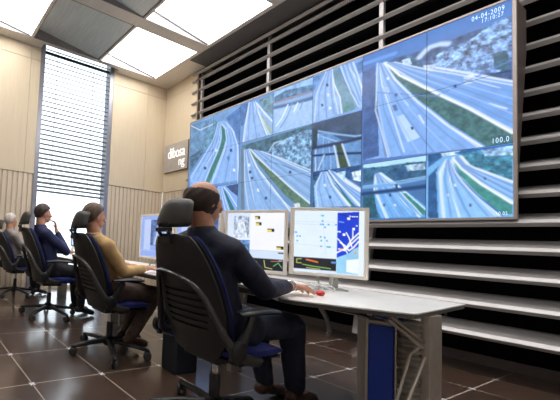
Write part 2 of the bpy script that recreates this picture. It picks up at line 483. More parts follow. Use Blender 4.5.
for x in (-4.98, -3.52, -2.01, -.5, 1.0):
    s = MB()
    zs = [.1, 1.0, 2.0, 3.2]
    for a, c in zip(zs, zs[1:]):
        s.beam((x + 1.6, lip(a) + .235 - 5.3, a), (x + 1.6, lip(c) + .235 - 5.3, c), .07, .08, up=(1, 0, 0))
    s.build('lower_post', M['slat'], t)
    s = MB()
    s.beam((x + 1.6, lip(3.7) + .07 - 5.3, 3.7), (x + 1.6, lip(ZC) + .07 - 5.3, ZC - .02), .06, .042, up=(1, 0, 0))
    s.build('post', M['slat'], t)
s = MB(); s.tube([(-.80, -.03, 0), (-.81, -.05, .10), (-.78, -.16, .20), (-.76, -.36, .36)], .028, 10); s.build('foot_strut', M['silver'], t, smooth=True)

# ------------------------------------------------------------------ painting for the displays
def vnoise(x, y, seed=0):
    xi, yi = np.floor(x), np.floor(y); fx, fy = x - xi, y - yi
    fx = fx * fx * (3 - 2 * fx); fy = fy * fy * (3 - 2 * fy)
    def h(a, c): 
        v = np.sin(a * 127.1 + c * 311.7 + seed * 74.7) * 43758.5453
        return v - np.floor(v)
    return (h(xi, yi) * (1 - fx) + h(xi + 1, yi) * fx) * (1 - fy) + (h(xi, yi + 1) * (1 - fx) + h(xi + 1, yi + 1) * fx) * fy
def fbm(x, y, seed=0):
    return (vnoise(x, y, seed) * .36 + vnoise(x * 2.1, y * 2.1, seed + 1) * .28 + vnoise(x * 4.3, y * 4.3, seed + 2) * .22 + vnoise(x * 8.9, y * 8.9, seed + 3) * .14)
def inpoly(x, y, P):
    r = np.zeros(x.shape, bool); n = len(P)
    for i in range(n):
        (xa, ya), (xb, yb) = P[i], P[(i + 1) % n]
        if ya == yb: continue
        c = ((ya > y) != (yb > y)) & (x < (xb - xa) * (y - ya) / (yb - ya) + xa)
        r ^= c
    return r
def dline(x, y, P, asp=1.0):
    d = np.full(x.shape, 1e9)
    for (xa, ya), (xb, yb) in zip(P, P[1:]):
        dx, dy = xb - xa, (yb - ya) * asp; L = dx * dx + dy * dy + 1e-12
        tt = np.clip(((x - xa) * dx + (y - ya) * asp * dy) / L, 0, 1)
        d = np.minimum(d, np.hypot(x - xa - tt * dx, (y - ya) * asp - tt * dy))
    return d
def pairs(p): return [(p[i], p[i + 1]) for i in range(0, len(p), 2)]
def paint(x, y, base, feats, seed=0, asp=1.0, ns=1.0):
    col = np.empty(x.shape + (3,)); col[:] = base
    col *= (1 + .10 * (fbm(x * 7 * ns, y * 7 * ns, seed) - .5))[..., None]
    for k, f in enumerate(feats):
        P = pairs(f[-1])
        if f[0] == 'P':
            m = inpoly(x, y, P).astype(float)
            nz = 1 + f[2] * 3.0 * (fbm(x * f[3] * ns * .7, y * f[3] * ns * .7, seed + k) - .5)
            c = np.array(f[1], float)[None] * nz[..., None]
        else:
            w = f[2] / 2
            m = np.clip(1.5 - dline(x, y, P, asp) / w, 0, 1)
            c = np.broadcast_to(np.array(f[1], float), col.shape)
        col = col * (1 - m[..., None]) + c * m[..., None]
    return np.clip(col, 0, 255)
def srgb2lin(a):
    a = a / 255.0
    return np.where(a <= .04045, a / 12.92, ((a + .055) / 1.055) ** 2.4)
def painted_sheet(name, nx, ny, pos, uv, fn, parent, material):
    """grid of nx x ny points; pos(u,v)->xyz, colours from fn at uv(u,v)"""
    u, v = np.meshgrid(np.linspace(0, 1, nx), np.linspace(0, 1, ny))
    rgb = 0
    for ox, oy in ((-.25, -.25), (.25, -.25), (-.25, .25), (.25, .25)):
        X, Y = uv(u + ox / nx, v + oy / ny)
        rgb = rgb + srgb2lin(fn(X, Y)) / 4
    V = [pos(a, c) for a, c in zip(u.ravel(), v.ravel())]
    F = [(j * nx + i, (j + 1) * nx + i, (j + 1) * nx + i + 1, j * nx + i + 1) for j in range(ny - 1) for i in range(nx - 1)]
    me = bpy.data.meshes.new(name); me.from_pydata(V, [], F); me.materials.append(material)
    a = me.color_attributes.new('Col', 'FLOAT_COLOR', 'POINT')
    a.data.foreach_set('color', np.concatenate([rgb.reshape(-1, 3), np.ones((nx * ny, 1))], 1).astype(np.float32).ravel())
    o = bpy.data.objects.new(name, me); C.objects.link(o); o.parent = parent
    return o
def text_mesh(name, body, size, mx, material, parent, extrude=.001, space=1.0, sx=1.0):
    cu = bpy.data.curves.new(name, 'FONT'); cu.body = body; cu.size = size; cu.extrude = extrude; cu.align_x = 'CENTER'; cu.align_y = 'CENTER'; cu.space_character = space
    tmp = bpy.data.objects.new('tmp_text', cu); C.objects.link(tmp)
    dg = bpy.context.evaluated_depsgraph_get()
    me = bpy.data.meshes.new_from_object(tmp.evaluated_get(dg)); bpy.data.objects.remove(tmp)
    me.name = name; me.materials.clear(); me.materials.append(material)
    me.transform(mx @ Matrix.Diagonal((sx, 1, 1, 1)))
    o = bpy.data.objects.new(name, me); C.objects.link(o); o.parent = parent
    return o
M['osd'] = mat('display_text', (120, 150, 200), .5, emit=(205, 232, 255), estr=1.0, noise=.01, nscale=5)

PICTURES = [
 ((5, 0, 7, 2), (88, 124, 190), [
  ('P',(86,130,200),0.04,10,[5.0,0.01,6.99,0.02,6.99,0.3,6.17,0.21,5.23,0.34]),
  ('P',(66,92,140),0.35,20,[5.23,0.34,5.53,0.24,6.07,0.3,6.54,0.26,6.99,0.3,6.99,1.19,6.54,0.95,6.04,0.64,5.61,0.41]),
  ('P',(112,146,200),0.8,26,[5.97,0.55,6.17,0.41,6.54,0.38,6.82,0.24,6.99,0.24,6.99,0.86,6.87,0.98,6.54,0.92,6.17,0.69]),
  ('P',(60,100,125),0.3,18,[6.8,0.7,6.95,0.7,6.97,0.99,6.81,0.93]),
  ('P',(70,110,150),0.3,16,[5.58,0.37,5.73,0.27,5.9,0.39,5.96,0.55,5.76,0.5]),
  ('P',(122,168,236),0.05,12,[5.33,0.21,5.61,0.38,6.17,0.69,6.65,0.96,7.0,1.16,7.0,1.86,6.54,1.4,6.12,1.02,5.76,0.69]),
  ('L',(215,230,252),0.035,[5.97,0.55,6.3,0.74,6.65,0.95,7.0,1.16]),
  ('P',(76,116,122),0.25,30,[5.36,0.26,5.61,0.55,6.12,1.06,6.54,1.44,7.0,1.88,7.0,2.1,6.72,2.01,6.3,1.57,5.88,1.06,5.54,0.59]),
  ('P',(132,176,240),0.05,12,[5.24,0.22,5.39,0.26,5.55,0.6,5.88,1.06,6.3,1.57,6.73,2.01,6.02,1.97,5.03,1.92,5.14,1.21]),
  ('L',(240,247,255),0.042,[5.39,0.27,5.61,0.57,6.12,1.04,6.54,1.41,7.0,1.87]),
  ('L',(235,245,255),0.025,[5.36,0.26,5.52,0.6,5.88,1.11,6.3,1.62,6.69,2.01]),
  ('L',(215,232,255),0.021,[5.28,0.27,5.33,0.64,5.5,1.22,5.69,1.89]),
  ('L',(110,140,190),0.035,[5.19,0.29,5.23,0.79,5.31,1.35,5.41,1.91]),
  ('L',(180,205,245),0.02,[5.2,0.36,5.25,0.89,5.38,1.54,5.48,1.92]),
  ('P',(185,215,255),0.03,8,[5.56,1.27,5.68,1.25,5.93,1.69,5.74,1.74]),
  ('P',(170,200,248),0.03,8,[5.33,0.7,5.43,0.71,5.46,0.83,5.37,0.82]),
  ('L',(230,240,255),0.02,[5.9,1.33,5.97,1.48]),
  ('L',(230,240,255),0.02,[6.75,1.39,6.94,1.52]),
  ('L',(230,240,255),0.02,[5.68,1.02,5.74,1.12]),
  ('L',(230,240,255),0.02,[6.54,0.98,6.87,1.21]),
  ('P',(90,120,175),0.1,20,[5.48,1.06,5.56,1.05,5.59,1.16,5.51,1.17]),
  ('L',(190,215,250),0.09,[5.9,0.38,5.96,0.32,6.04,0.27,6.17,0.28,6.27,0.32]),
  ('P',(190,212,245),0.2,30,[5.96,0.55,6.1,0.57,6.12,0.69,6.0,0.68]),
  ('P',(200,220,248),0.2,30,[6.46,0.89,6.59,0.92,6.59,1.04,6.48,1.02]),
  ('P',(185,210,245),0.3,30,[5.64,0.32,5.76,0.33,5.79,0.45,5.67,0.44]),
  ('L',(95,135,205),0.021,[5.01,0.66,6.12,1.09,7.0,0.86]),
  ('P',(74,104,160),0.15,14,[5.0,0.29,5.21,0.26,5.25,0.71,5.3,1.89,5.03,1.92]),
  ('L',(110,160,235),0.08,[5.0,0.14,5.23,0.15,5.53,0.16]),
  ('L',(206,224,250),0.02,[5.25,0.22,5.24,0.51,5.24,0.79,5.23,1.07,5.31,1.37,5.38,1.66,5.45,1.94]),
  ('L',(116,156,216),0.022,[5.27,0.23,5.29,0.53,5.33,0.82,5.37,1.11,5.47,1.4,5.57,1.68,5.67,1.95]),
  ('L',(160,194,244),0.016,[5.29,0.23,5.35,0.55,5.43,0.86,5.52,1.15,5.65,1.43,5.78,1.7,5.91,1.96]),
  ('L',(114,154,214),0.026,[5.3,0.24,5.4,0.57,5.52,0.88,5.65,1.18,5.8,1.46,5.95,1.72,6.1,1.97]),
  ('L',(164,196,246),0.016,[5.32,0.25,5.46,0.6,5.62,0.92,5.78,1.21,5.96,1.49,6.14,1.75,6.31,1.98]),
  ('L',(118,158,216),0.022,[5.34,0.25,5.51,0.62,5.71,0.94,5.9,1.24,6.1,1.52,6.3,1.77,6.49,1.99]),
  ('L',(210,226,250),0.02,[5.35,0.26,5.56,0.64,5.78,0.97,6.01,1.27,6.22,1.54,6.44,1.78,6.64,2.0]),
  ('L',(206,224,250),0.02,[5.4,0.28,5.71,0.62,6.01,0.91,6.29,1.16,6.55,1.39,6.78,1.62,7.0,1.83]),
  ('L',(116,156,216),0.022,[5.42,0.28,5.73,0.6,6.02,0.87,6.3,1.11,6.56,1.32,6.78,1.53,7.0,1.73]),
  ('L',(160,194,244),0.016,[5.44,0.29,5.75,0.58,6.04,0.83,6.31,1.04,6.56,1.24,6.79,1.43,7.0,1.61]),
  ('L',(114,154,214),0.026,[5.46,0.29,5.76,0.56,6.05,0.79,6.32,0.99,6.57,1.17,6.79,1.35,7.0,1.51]),
  ('L',(164,196,246),0.016,[5.49,0.3,5.79,0.54,6.07,0.74,6.33,0.92,6.57,1.09,6.79,1.25,7.0,1.4]),
  ('L',(118,158,216),0.022,[5.51,0.31,5.8,0.52,6.08,0.7,6.34,0.87,6.58,1.02,6.79,1.17,7.0,1.3]),
  ('L',(210,226,250),0.02,[5.53,0.31,5.82,0.5,6.09,0.67,6.35,0.82,6.58,0.96,6.8,1.09,7.0,1.21]),
  ('P',(60,82,130),0.1,20,[5.54,0.87,5.57,0.87,5.58,0.93,5.54,0.92]),
  ('P',(214,228,250),0.1,20,[5.41,0.53,5.45,0.54,5.45,0.59,5.41,0.58]),
  ('P',(60,82,130),0.1,20,[5.78,1.49,5.82,1.5,5.82,1.55,5.79,1.54]),
  ('P',(60,82,130),0.1,20,[6.35,0.99,6.38,0.99,6.38,1.04,6.35,1.03]),
 ]),
 ((0, 0, 2, 2), (104, 146, 200), [
  ('P',(120,160,210),0.12,6,[-0.05,-0.06,2.0,-0.05,2.03,0.67,0.01,0.8]),
  ('P',(110,150,190),0.2,8,[-0.04,0.04,0.97,0.09,0.95,0.56,0.6,0.91,0.03,1.1]),
  ('P',(84,118,150),0.3,14,[0.02,1.01,0.47,0.89,0.73,0.88,0.05,1.46]),
  ('P',(105,150,180),0.25,14,[0.67,0.58,0.95,0.42,1.01,0.15,1.18,0.25,1.04,0.72,0.6,0.97]),
  ('P',(140,180,238),0.08,10,[1.18,0.25,1.41,0.26,1.71,0.54,1.98,1.04,2.06,1.93,1.15,1.94,0.08,1.88,0.06,1.58,0.61,1.08,1.0,0.71]),
  ('P',(90,130,190),0.15,10,[1.48,0.22,2.0,0.05,2.05,1.05,1.79,0.61]),
  ('P',(70,126,120),0.1,14,[1.3,0.34,1.46,0.54,1.51,0.81,1.38,1.11,1.13,1.55,0.91,1.91,0.74,1.89,1.0,1.43,1.26,1.03,1.36,0.73]),
  ('L',(220,236,255),0.021,[1.34,0.35,1.53,0.55,1.58,0.83,1.45,1.12,1.25,1.52,1.03,1.9]),
  ('L',(210,228,252),0.021,[1.22,0.37,1.28,0.71,1.06,1.05,0.63,1.49,0.35,1.85]),
  ('L',(215,232,252),0.021,[1.49,0.33,1.79,0.67,1.95,1.11,2.02,1.88]),
  ('L',(120,155,205),0.021,[0.11,1.65,0.66,1.21,1.05,0.77]),
  ('P',(90,120,180),0.1,8,[1.57,1.27,1.68,1.24,1.68,1.37,1.61,1.39]),
  ('L',(235,240,255),0.021,[-0.04,0.04,0.43,0.3,0.98,0.26]),
  ('L',(206,224,250),0.02,[1.18,0.26,1.1,0.52,0.98,0.76,0.77,0.97,0.55,1.19,0.33,1.42,0.11,1.66]),
  ('L',(116,156,216),0.022,[1.2,0.27,1.13,0.53,1.03,0.78,0.83,1.0,0.62,1.22,0.42,1.45,0.21,1.69]),
  ('L',(160,194,244),0.016,[1.22,0.28,1.18,0.55,1.08,0.81,0.9,1.03,0.71,1.26,0.51,1.49,0.32,1.74]),
  ('L',(114,154,214),0.026,[1.24,0.29,1.21,0.57,1.13,0.83,0.96,1.06,0.78,1.28,0.6,1.52,0.41,1.77]),
  ('L',(164,196,246),0.016,[1.26,0.31,1.25,0.59,1.19,0.85,1.04,1.09,0.86,1.32,0.69,1.56,0.52,1.81]),
  ('L',(118,158,216),0.022,[1.27,0.32,1.29,0.61,1.23,0.87,1.1,1.11,0.93,1.35,0.77,1.59,0.61,1.84]),
  ('L',(210,226,250),0.02,[1.29,0.33,1.32,0.62,1.28,0.89,1.15,1.14,1.0,1.37,0.85,1.62,0.7,1.88]),
  ('L',(206,224,250),0.02,[1.47,0.54,1.53,0.8,1.45,1.03,1.34,1.24,1.23,1.46,1.11,1.69,0.99,1.92]),
  ('L',(116,156,216),0.022,[1.51,0.54,1.58,0.8,1.53,1.03,1.45,1.25,1.35,1.48,1.26,1.7,1.16,1.93]),
  ('L',(160,194,244),0.016,[1.55,0.54,1.63,0.8,1.63,1.03,1.56,1.26,1.49,1.49,1.42,1.72,1.35,1.95]),
  ('L',(114,154,214),0.026,[1.59,0.54,1.68,0.8,1.71,1.04,1.66,1.27,1.61,1.5,1.56,1.73,1.51,1.96]),
  ('L',(164,196,246),0.016,[1.63,0.54,1.74,0.8,1.8,1.04,1.77,1.28,1.75,1.51,1.72,1.74,1.69,1.98]),
  ('L',(118,158,216),0.022,[1.66,0.54,1.78,0.8,1.87,1.05,1.87,1.28,1.86,1.52,1.85,1.75,1.85,1.99]),
  ('L',(210,226,250),0.02,[1.7,0.54,1.83,0.8,1.94,1.05,1.95,1.29,1.97,1.53,1.98,1.77,1.99,2.0]),
  ('P',(214,228,250),0.1,20,[1.09,0.97,1.19,0.98,1.2,1.06,1.1,1.05]),
  ('P',(60,82,130),0.1,20,[1.66,1.08,1.75,1.09,1.76,1.17,1.67,1.15]),
  ('P',(60,82,130),0.1,20,[0.66,1.4,0.77,1.41,0.78,1.49,0.68,1.48]),
  ('P',(214,228,250),0.1,20,[1.79,1.62,1.88,1.62,1.89,1.7,1.81,1.69]),
 ]),
 ((0, 2, 2, 3), (130, 172, 236), [
  ('P',(60,86,130),0.2,14,[1.57,2.03,2.06,2.01,2.08,2.38,1.8,2.21]),
  ('P',(80,115,160),0.2,14,[0.08,1.88,1.27,1.95,1.14,2.37,0.13,2.71]),
  ('P',(50,116,120),0.1,14,[1.46,2.07,1.58,2.19,1.96,2.72,1.79,2.72]),
  ('L',(215,232,252),0.028,[1.5,2.05,1.69,2.23,2.09,2.7]),
  ('L',(205,228,252),0.028,[1.39,2.07,1.44,2.28,1.61,2.73]),
  ('P',(110,150,175),0.1,9,[2.04,1.18,2.12,1.19,2.16,2.81,2.06,2.8]),
  ('L',(206,224,250),0.02,[1.32,2.03,1.32,2.15,1.31,2.26,1.31,2.38,1.31,2.49,1.31,2.61,1.3,2.72]),
  ('L',(116,156,216),0.022,[1.33,2.04,1.34,2.15,1.35,2.27,1.35,2.38,1.36,2.5,1.37,2.61,1.38,2.73]),
  ('L',(160,194,244),0.016,[1.35,2.04,1.37,2.15,1.39,2.27,1.4,2.39,1.42,2.5,1.44,2.62,1.46,2.73]),
  ('L',(114,154,214),0.026,[1.37,2.04,1.39,2.16,1.42,2.27,1.44,2.39,1.48,2.5,1.51,2.62,1.54,2.73]),
  ('L',(164,196,246),0.016,[1.39,2.04,1.42,2.16,1.46,2.28,1.49,2.39,1.53,2.51,1.58,2.62,1.62,2.73]),
  ('L',(118,158,216),0.022,[1.4,2.04,1.45,2.16,1.49,2.28,1.53,2.4,1.59,2.51,1.64,2.63,1.69,2.74]),
  ('L',(210,226,250),0.02,[1.42,2.04,1.47,2.16,1.52,2.28,1.57,2.4,1.63,2.52,1.69,2.63,1.75,2.74]),
 ]),
 ((2, 0, 3, 1), (112, 152, 210), [
  ('P',(84,122,180),0.25,16,[2.0,0.02,2.36,0.01,2.31,0.36,2.09,0.58,2.03,0.57]),
  ('P',(150,186,238),0.1,14,[2.27,0.03,2.49,0.07,2.68,0.3,3.01,0.67,3.02,1.04,2.08,1.06,2.19,0.46]),
  ('P',(110,148,170),0.3,18,[2.58,0.07,2.99,0.06,3.01,0.62,2.71,0.3]),
  ('P',(150,180,180),0.12,14,[2.56,0.46,2.69,0.46,3.02,0.9,3.02,0.99,2.88,0.96]),
  ('L',(222,236,252),0.035,[2.43,0.1,2.56,0.36,2.85,0.96]),
  ('L',(215,230,250),0.035,[2.27,0.05,2.16,0.57,2.11,1.04]),
  ('L',(220,235,252),0.035,[2.52,0.13,2.74,0.41,3.01,0.71]),
  ('L',(206,224,250),0.02,[2.28,0.03,2.25,0.2,2.23,0.37,2.21,0.54,2.19,0.71,2.16,0.88,2.14,1.06]),
  ('L',(116,156,216),0.022,[2.31,0.04,2.3,0.2,2.29,0.37,2.29,0.54,2.28,0.71,2.28,0.88,2.28,1.04]),
  ('L',(160,194,244),0.016,[2.35,0.04,2.36,0.21,2.36,0.38,2.38,0.54,2.39,0.71,2.41,0.87,2.43,1.03]),
  ('L',(114,154,214),0.026,[2.38,0.05,2.4,0.21,2.43,0.38,2.45,0.54,2.49,0.7,2.52,0.86,2.56,1.02]),
  ('L',(164,196,246),0.016,[2.41,0.06,2.45,0.22,2.49,0.38,2.54,0.54,2.59,0.7,2.65,0.86,2.7,1.01]),
  ('L',(118,158,216),0.022,[2.44,0.06,2.5,0.22,2.55,0.39,2.62,0.54,2.69,0.7,2.76,0.85,2.82,1.0]),
  ('L',(210,226,250),0.02,[2.47,0.07,2.54,0.23,2.61,0.39,2.68,0.54,2.77,0.7,2.85,0.85,2.93,0.99]),
 ]),
 ((3, 0, 4, 1), (132, 172, 222), [
  ('P',(86,122,160),0.4,16,[3.01,0.02,3.99,-0.0,4.0,0.34,3.02,0.3]),
  ('P',(150,190,240),0.15,12,[3.01,0.02,3.99,0.02,4.0,0.17,3.59,0.12,3.34,0.08,3.02,0.14]),
  ('L',(165,140,150),0.035,[3.02,0.28,3.45,0.29,4.0,0.32]),
  ('L',(70,105,155),0.09,[3.03,0.39,3.5,0.44,4.0,0.46]),
  ('P',(158,194,238),0.08,18,[3.03,0.44,4.01,0.51,4.02,1.01,3.05,1.0]),
  ('L',(225,238,252),0.035,[3.4,0.43,3.25,0.69,3.1,0.83]),
  ('L',(110,152,205),0.035,[3.5,0.44,3.39,0.7,3.21,0.9]),
  ('L',(225,238,252),0.035,[3.65,0.46,3.56,0.63]),
  ('L',(110,152,205),0.035,[3.77,0.48,3.71,0.61]),
 ]),
 ((2, 1, 4, 3), (108, 148, 196), [
  ('P',(72,108,130),0.3,16,[2.05,1.08,4.02,1.01,4.03,1.34,3.23,1.4,2.72,1.35,2.22,1.19]),
  ('P',(120,160,200),0.6,24,[2.89,1.38,3.22,1.22,3.6,1.12,4.02,1.09,4.04,1.96,3.62,1.82,3.09,1.51]),
  ('L',(165,195,225),0.049,[2.95,1.35,3.06,1.21,3.25,1.2,3.38,1.25]),
  ('P',(138,176,222),0.05,14,[2.35,1.21,2.72,1.33,3.09,1.51,4.04,2.0,4.06,2.73,3.51,2.27,2.91,1.76,2.51,1.39]),
  ('P',(90,124,112),0.2,24,[2.32,1.2,2.54,1.44,3.0,1.81,3.54,2.28,4.06,2.69,4.07,2.79,3.84,2.78,3.36,2.39,2.83,1.84,2.45,1.42]),
  ('P',(138,178,228),0.06,12,[2.15,1.2,2.32,1.2,2.55,1.61,2.98,2.13,3.53,2.7,3.58,2.81,2.29,2.76,2.16,1.94]),
  ('L',(205,222,240),0.028,[2.35,1.21,2.57,1.45,3.02,1.84,3.56,2.3,4.06,2.69]),
  ('L',(225,236,248),0.028,[2.32,1.25,2.55,1.66,2.98,2.13,3.55,2.79]),
  ('L',(210,226,244),0.021,[2.72,1.35,3.18,1.55,4.04,1.98]),
  ('L',(200,220,246),0.021,[2.22,1.26,2.34,1.84,2.6,2.75]),
  ('L',(80,115,160),0.02,[2.79,1.55,3.37,1.78,4.05,2.12]),
  ('P',(104,126,150),0.08,9,[2.05,1.13,2.15,1.15,2.23,2.78,2.13,2.78]),
  ('P',(215,225,240),0.1,30,[3.62,2.62,3.76,2.61,3.77,2.69,3.65,2.71]),
  ('L',(206,224,250),0.02,[2.16,1.2,2.18,1.47,2.19,1.73,2.21,1.99,2.27,2.25,2.33,2.51,2.39,2.76]),
  ('L',(116,156,216),0.022,[2.19,1.2,2.23,1.48,2.27,1.75,2.33,2.01,2.42,2.27,2.52,2.52,2.61,2.76]),
  ('L',(160,194,244),0.016,[2.21,1.2,2.29,1.49,2.37,1.77,2.47,2.03,2.59,2.29,2.72,2.53,2.85,2.77]),
  ('L',(114,154,214),0.026,[2.24,1.2,2.34,1.5,2.44,1.78,2.58,2.05,2.73,2.31,2.89,2.55,3.06,2.77]),
  ('L',(164,196,246),0.016,[2.26,1.2,2.4,1.51,2.53,1.8,2.71,2.07,2.89,2.33,3.08,2.56,3.28,2.77]),
  ('L',(118,158,216),0.022,[2.28,1.2,2.45,1.52,2.61,1.82,2.81,2.09,3.02,2.34,3.24,2.57,3.47,2.77]),
  ('L',(210,226,250),0.02,[2.31,1.2,2.5,1.52,2.68,1.83,2.91,2.1,3.14,2.36,3.39,2.58,3.63,2.78]),
  ('L',(206,224,250),0.02,[2.37,1.22,2.68,1.51,2.97,1.79,3.27,2.03,3.54,2.26,3.81,2.47,4.06,2.67]),
  ('L',(116,156,216),0.022,[2.42,1.24,2.73,1.5,3.01,1.75,3.29,1.98,3.56,2.19,3.82,2.39,4.06,2.57]),
  ('L',(160,194,244),0.016,[2.49,1.25,2.78,1.49,3.05,1.72,3.32,1.92,3.58,2.11,3.82,2.29,4.06,2.46]),
  ('L',(114,154,214),0.026,[2.54,1.27,2.82,1.48,3.08,1.68,3.34,1.87,3.59,2.04,3.83,2.2,4.05,2.36]),
  ('L',(164,196,246),0.016,[2.6,1.29,2.87,1.47,3.12,1.65,3.37,1.81,3.61,1.96,3.84,2.11,4.05,2.24]),
  ('L',(118,158,216),0.022,[2.65,1.31,2.91,1.46,3.16,1.61,3.4,1.76,3.62,1.89,3.84,2.02,4.05,2.14]),
  ('L',(210,226,250),0.02,[2.69,1.32,2.95,1.45,3.19,1.58,3.42,1.71,3.64,1.83,3.85,1.94,4.05,2.05]),
  ('P',(214,228,250),0.1,20,[2.29,1.56,2.37,1.57,2.38,1.64,2.3,1.64]),
  ('P',(60,82,130),0.1,20,[2.4,1.9,2.48,1.9,2.49,1.97,2.41,1.97]),
  ('P',(214,228,250),0.1,20,[2.6,2.2,2.67,2.21,2.68,2.28,2.61,2.27]),
  ('P',(60,82,130),0.1,20,[2.84,2.41,2.91,2.41,2.92,2.48,2.85,2.48]),
  ('P',(60,82,130),0.1,20,[2.33,1.74,2.41,1.75,2.42,1.82,2.34,1.81]),
  ('P',(60,82,130),0.1,20,[3.47,1.9,3.53,1.9,3.54,1.96,3.48,1.96]),
 ]),
 ((4, 0, 5, 1), (130, 170, 230), [
  ('P',(100,140,195),0.25,16,[3.99,0.02,4.28,0.02,4.11,0.17,4.0,0.34]),
  ('P',(150,186,238),0.12,18,[4.28,-0.0,4.42,0.01,4.45,0.34,4.56,0.68,4.58,0.96,4.02,0.99,4.05,0.42]),
  ('P',(112,152,178),0.12,16,[4.42,0.01,4.53,0.01,4.63,0.31,4.81,0.6,4.91,0.91,4.78,0.97,4.62,0.95,4.6,0.69,4.47,0.41]),
  ('P',(100,150,160),0.12,18,[4.64,0.82,4.83,0.8,4.89,0.94,4.66,0.96]),
  ('P',(150,190,244),0.06,14,[4.57,0.01,4.84,0.04,4.95,0.38,5.01,0.63,5.01,0.96,4.91,0.93,4.77,0.55,4.63,0.27]),
  ('P',(84,122,180),0.2,16,[4.87,0.07,5.0,0.06,5.0,0.29,4.93,0.3]),
  ('L',(90,122,185),0.021,[4.55,0.04,4.67,0.36,4.83,0.64,4.92,0.92]),
  ('L',(225,236,252),0.028,[4.4,0.03,4.45,0.32,4.58,0.64,4.62,0.95]),
  ('L',(225,236,252),0.028,[4.72,0.07,4.92,0.41,5.01,0.59]),
  ('L',(206,224,250),0.02,[4.29,0.0,4.22,0.14,4.14,0.28,4.08,0.43,4.07,0.61,4.06,0.79,4.05,0.97]),
  ('L',(116,156,216),0.022,[4.31,0.0,4.25,0.14,4.19,0.29,4.14,0.43,4.14,0.61,4.14,0.79,4.14,0.96]),
  ('L',(160,194,244),0.016,[4.33,0.01,4.29,0.15,4.24,0.29,4.21,0.44,4.22,0.61,4.22,0.79,4.23,0.96]),
  ('L',(114,154,214),0.026,[4.35,0.01,4.32,0.15,4.29,0.3,4.27,0.45,4.28,0.62,4.3,0.79,4.31,0.95]),
  ('L',(164,196,246),0.016,[4.38,0.01,4.36,0.16,4.34,0.31,4.34,0.46,4.36,0.62,4.38,0.79,4.4,0.95]),
  ('L',(118,158,216),0.022,[4.4,0.01,4.39,0.16,4.39,0.31,4.4,0.47,4.42,0.63,4.45,0.78,4.48,0.94]),
  ('L',(210,226,250),0.02,[4.41,0.01,4.42,0.17,4.43,0.32,4.45,0.47,4.48,0.63,4.52,0.78,4.55,0.94]),
  ('L',(206,224,250),0.02,[4.58,0.01,4.63,0.17,4.68,0.32,4.74,0.47,4.8,0.62,4.87,0.76,4.93,0.91]),
  ('L',(116,156,216),0.022,[4.62,0.01,4.67,0.16,4.71,0.31,4.77,0.46,4.83,0.6,4.89,0.74,4.94,0.88]),
  ('L',(160,194,244),0.016,[4.66,0.02,4.71,0.16,4.75,0.3,4.81,0.44,4.86,0.58,4.91,0.71,4.95,0.85]),
  ('L',(114,154,214),0.026,[4.7,0.02,4.75,0.16,4.79,0.3,4.84,0.43,4.89,0.56,4.93,0.69,4.97,0.82]),
  ('L',(164,196,246),0.016,[4.75,0.03,4.79,0.16,4.83,0.29,4.88,0.42,4.92,0.54,4.95,0.66,4.98,0.79]),
  ('L',(118,158,216),0.022,[4.78,0.03,4.82,0.16,4.87,0.28,4.91,0.4,4.94,0.52,4.97,0.64,4.99,0.76]),
  ('L',(210,226,250),0.02,[4.82,0.03,4.86,0.15,4.9,0.27,4.94,0.39,4.97,0.51,4.99,0.62,5.0,0.73]),
  ('P',(214,228,250),0.1,20,[4.31,0.47,4.36,0.48,4.36,0.55,4.31,0.53]),
  ('P',(60,82,130),0.1,20,[4.18,0.64,4.23,0.65,4.24,0.71,4.19,0.7]),
  ('P',(214,228,250),0.1,20,[4.35,0.75,4.4,0.76,4.41,0.82,4.36,0.81]),
  ('P',(60,82,130),0.1,20,[4.28,0.26,4.33,0.27,4.34,0.34,4.29,0.32]),
 ]),
 ((4, 1, 5, 2), (66, 92, 130), [
  ('P',(70,90,120),0.2,8,[4.02,1.03,5.01,1.02,5.02,1.44,4.49,1.34,4.02,1.22]),
  ('P',(104,150,205),0.15,18,[4.11,1.22,4.39,1.28,4.63,1.47,5.02,1.51,5.03,2.1,4.05,2.02,4.05,1.45]),
  ('L',(140,180,225),0.042,[4.13,1.18,4.49,1.32,4.88,1.45,5.02,1.46]),
  ('L',(160,195,235),0.028,[4.18,1.29,4.56,1.49,5.02,1.55]),
  ('P',(66,86,70),0.15,16,[4.52,1.52,4.62,1.52,4.82,2.1,4.61,2.1]),
  ('L',(206,224,250),0.02,[4.14,1.24,4.12,1.36,4.1,1.49,4.09,1.62,4.09,1.75,4.1,1.88,4.1,2.01]),
  ('L',(116,156,216),0.022,[4.19,1.28,4.18,1.4,4.17,1.52,4.17,1.65,4.17,1.77,4.18,1.89,4.18,2.02]),
  ('L',(160,194,244),0.016,[4.26,1.34,4.25,1.45,4.25,1.56,4.25,1.68,4.26,1.8,4.26,1.91,4.27,2.03]),
  ('L',(114,154,214),0.026,[4.31,1.38,4.31,1.49,4.32,1.6,4.32,1.71,4.33,1.82,4.34,1.93,4.35,2.04]),
  ('L',(164,196,246),0.016,[4.37,1.43,4.38,1.54,4.39,1.64,4.41,1.74,4.42,1.85,4.42,1.95,4.43,2.05]),
  ('L',(118,158,216),0.022,[4.42,1.48,4.44,1.57,4.46,1.67,4.48,1.77,4.49,1.87,4.5,1.97,4.5,2.06]),
  ('L',(210,226,250),0.02,[4.47,1.52,4.49,1.61,4.52,1.7,4.54,1.8,4.55,1.89,4.56,1.98,4.57,2.07]),
  ('L',(52,66,100),0.08,[4.03,1.51,4.5,1.52,5.02,1.51]),
  ('L',(40,56,96),0.052,[4.04,1.67,4.5,1.71,5.03,1.79]),
  ('L',(200,220,245),0.035,[4.48,1.55,4.61,2.08]),
  ('L',(200,220,245),0.035,[4.64,1.55,4.83,2.11]),
  ('L',(185,210,242),0.028,[4.28,1.69,4.15,1.98]),
  ('P',(50,70,90),0.2,18,[4.02,1.09,4.13,1.16,4.12,1.48,4.03,1.55]),
 ]),
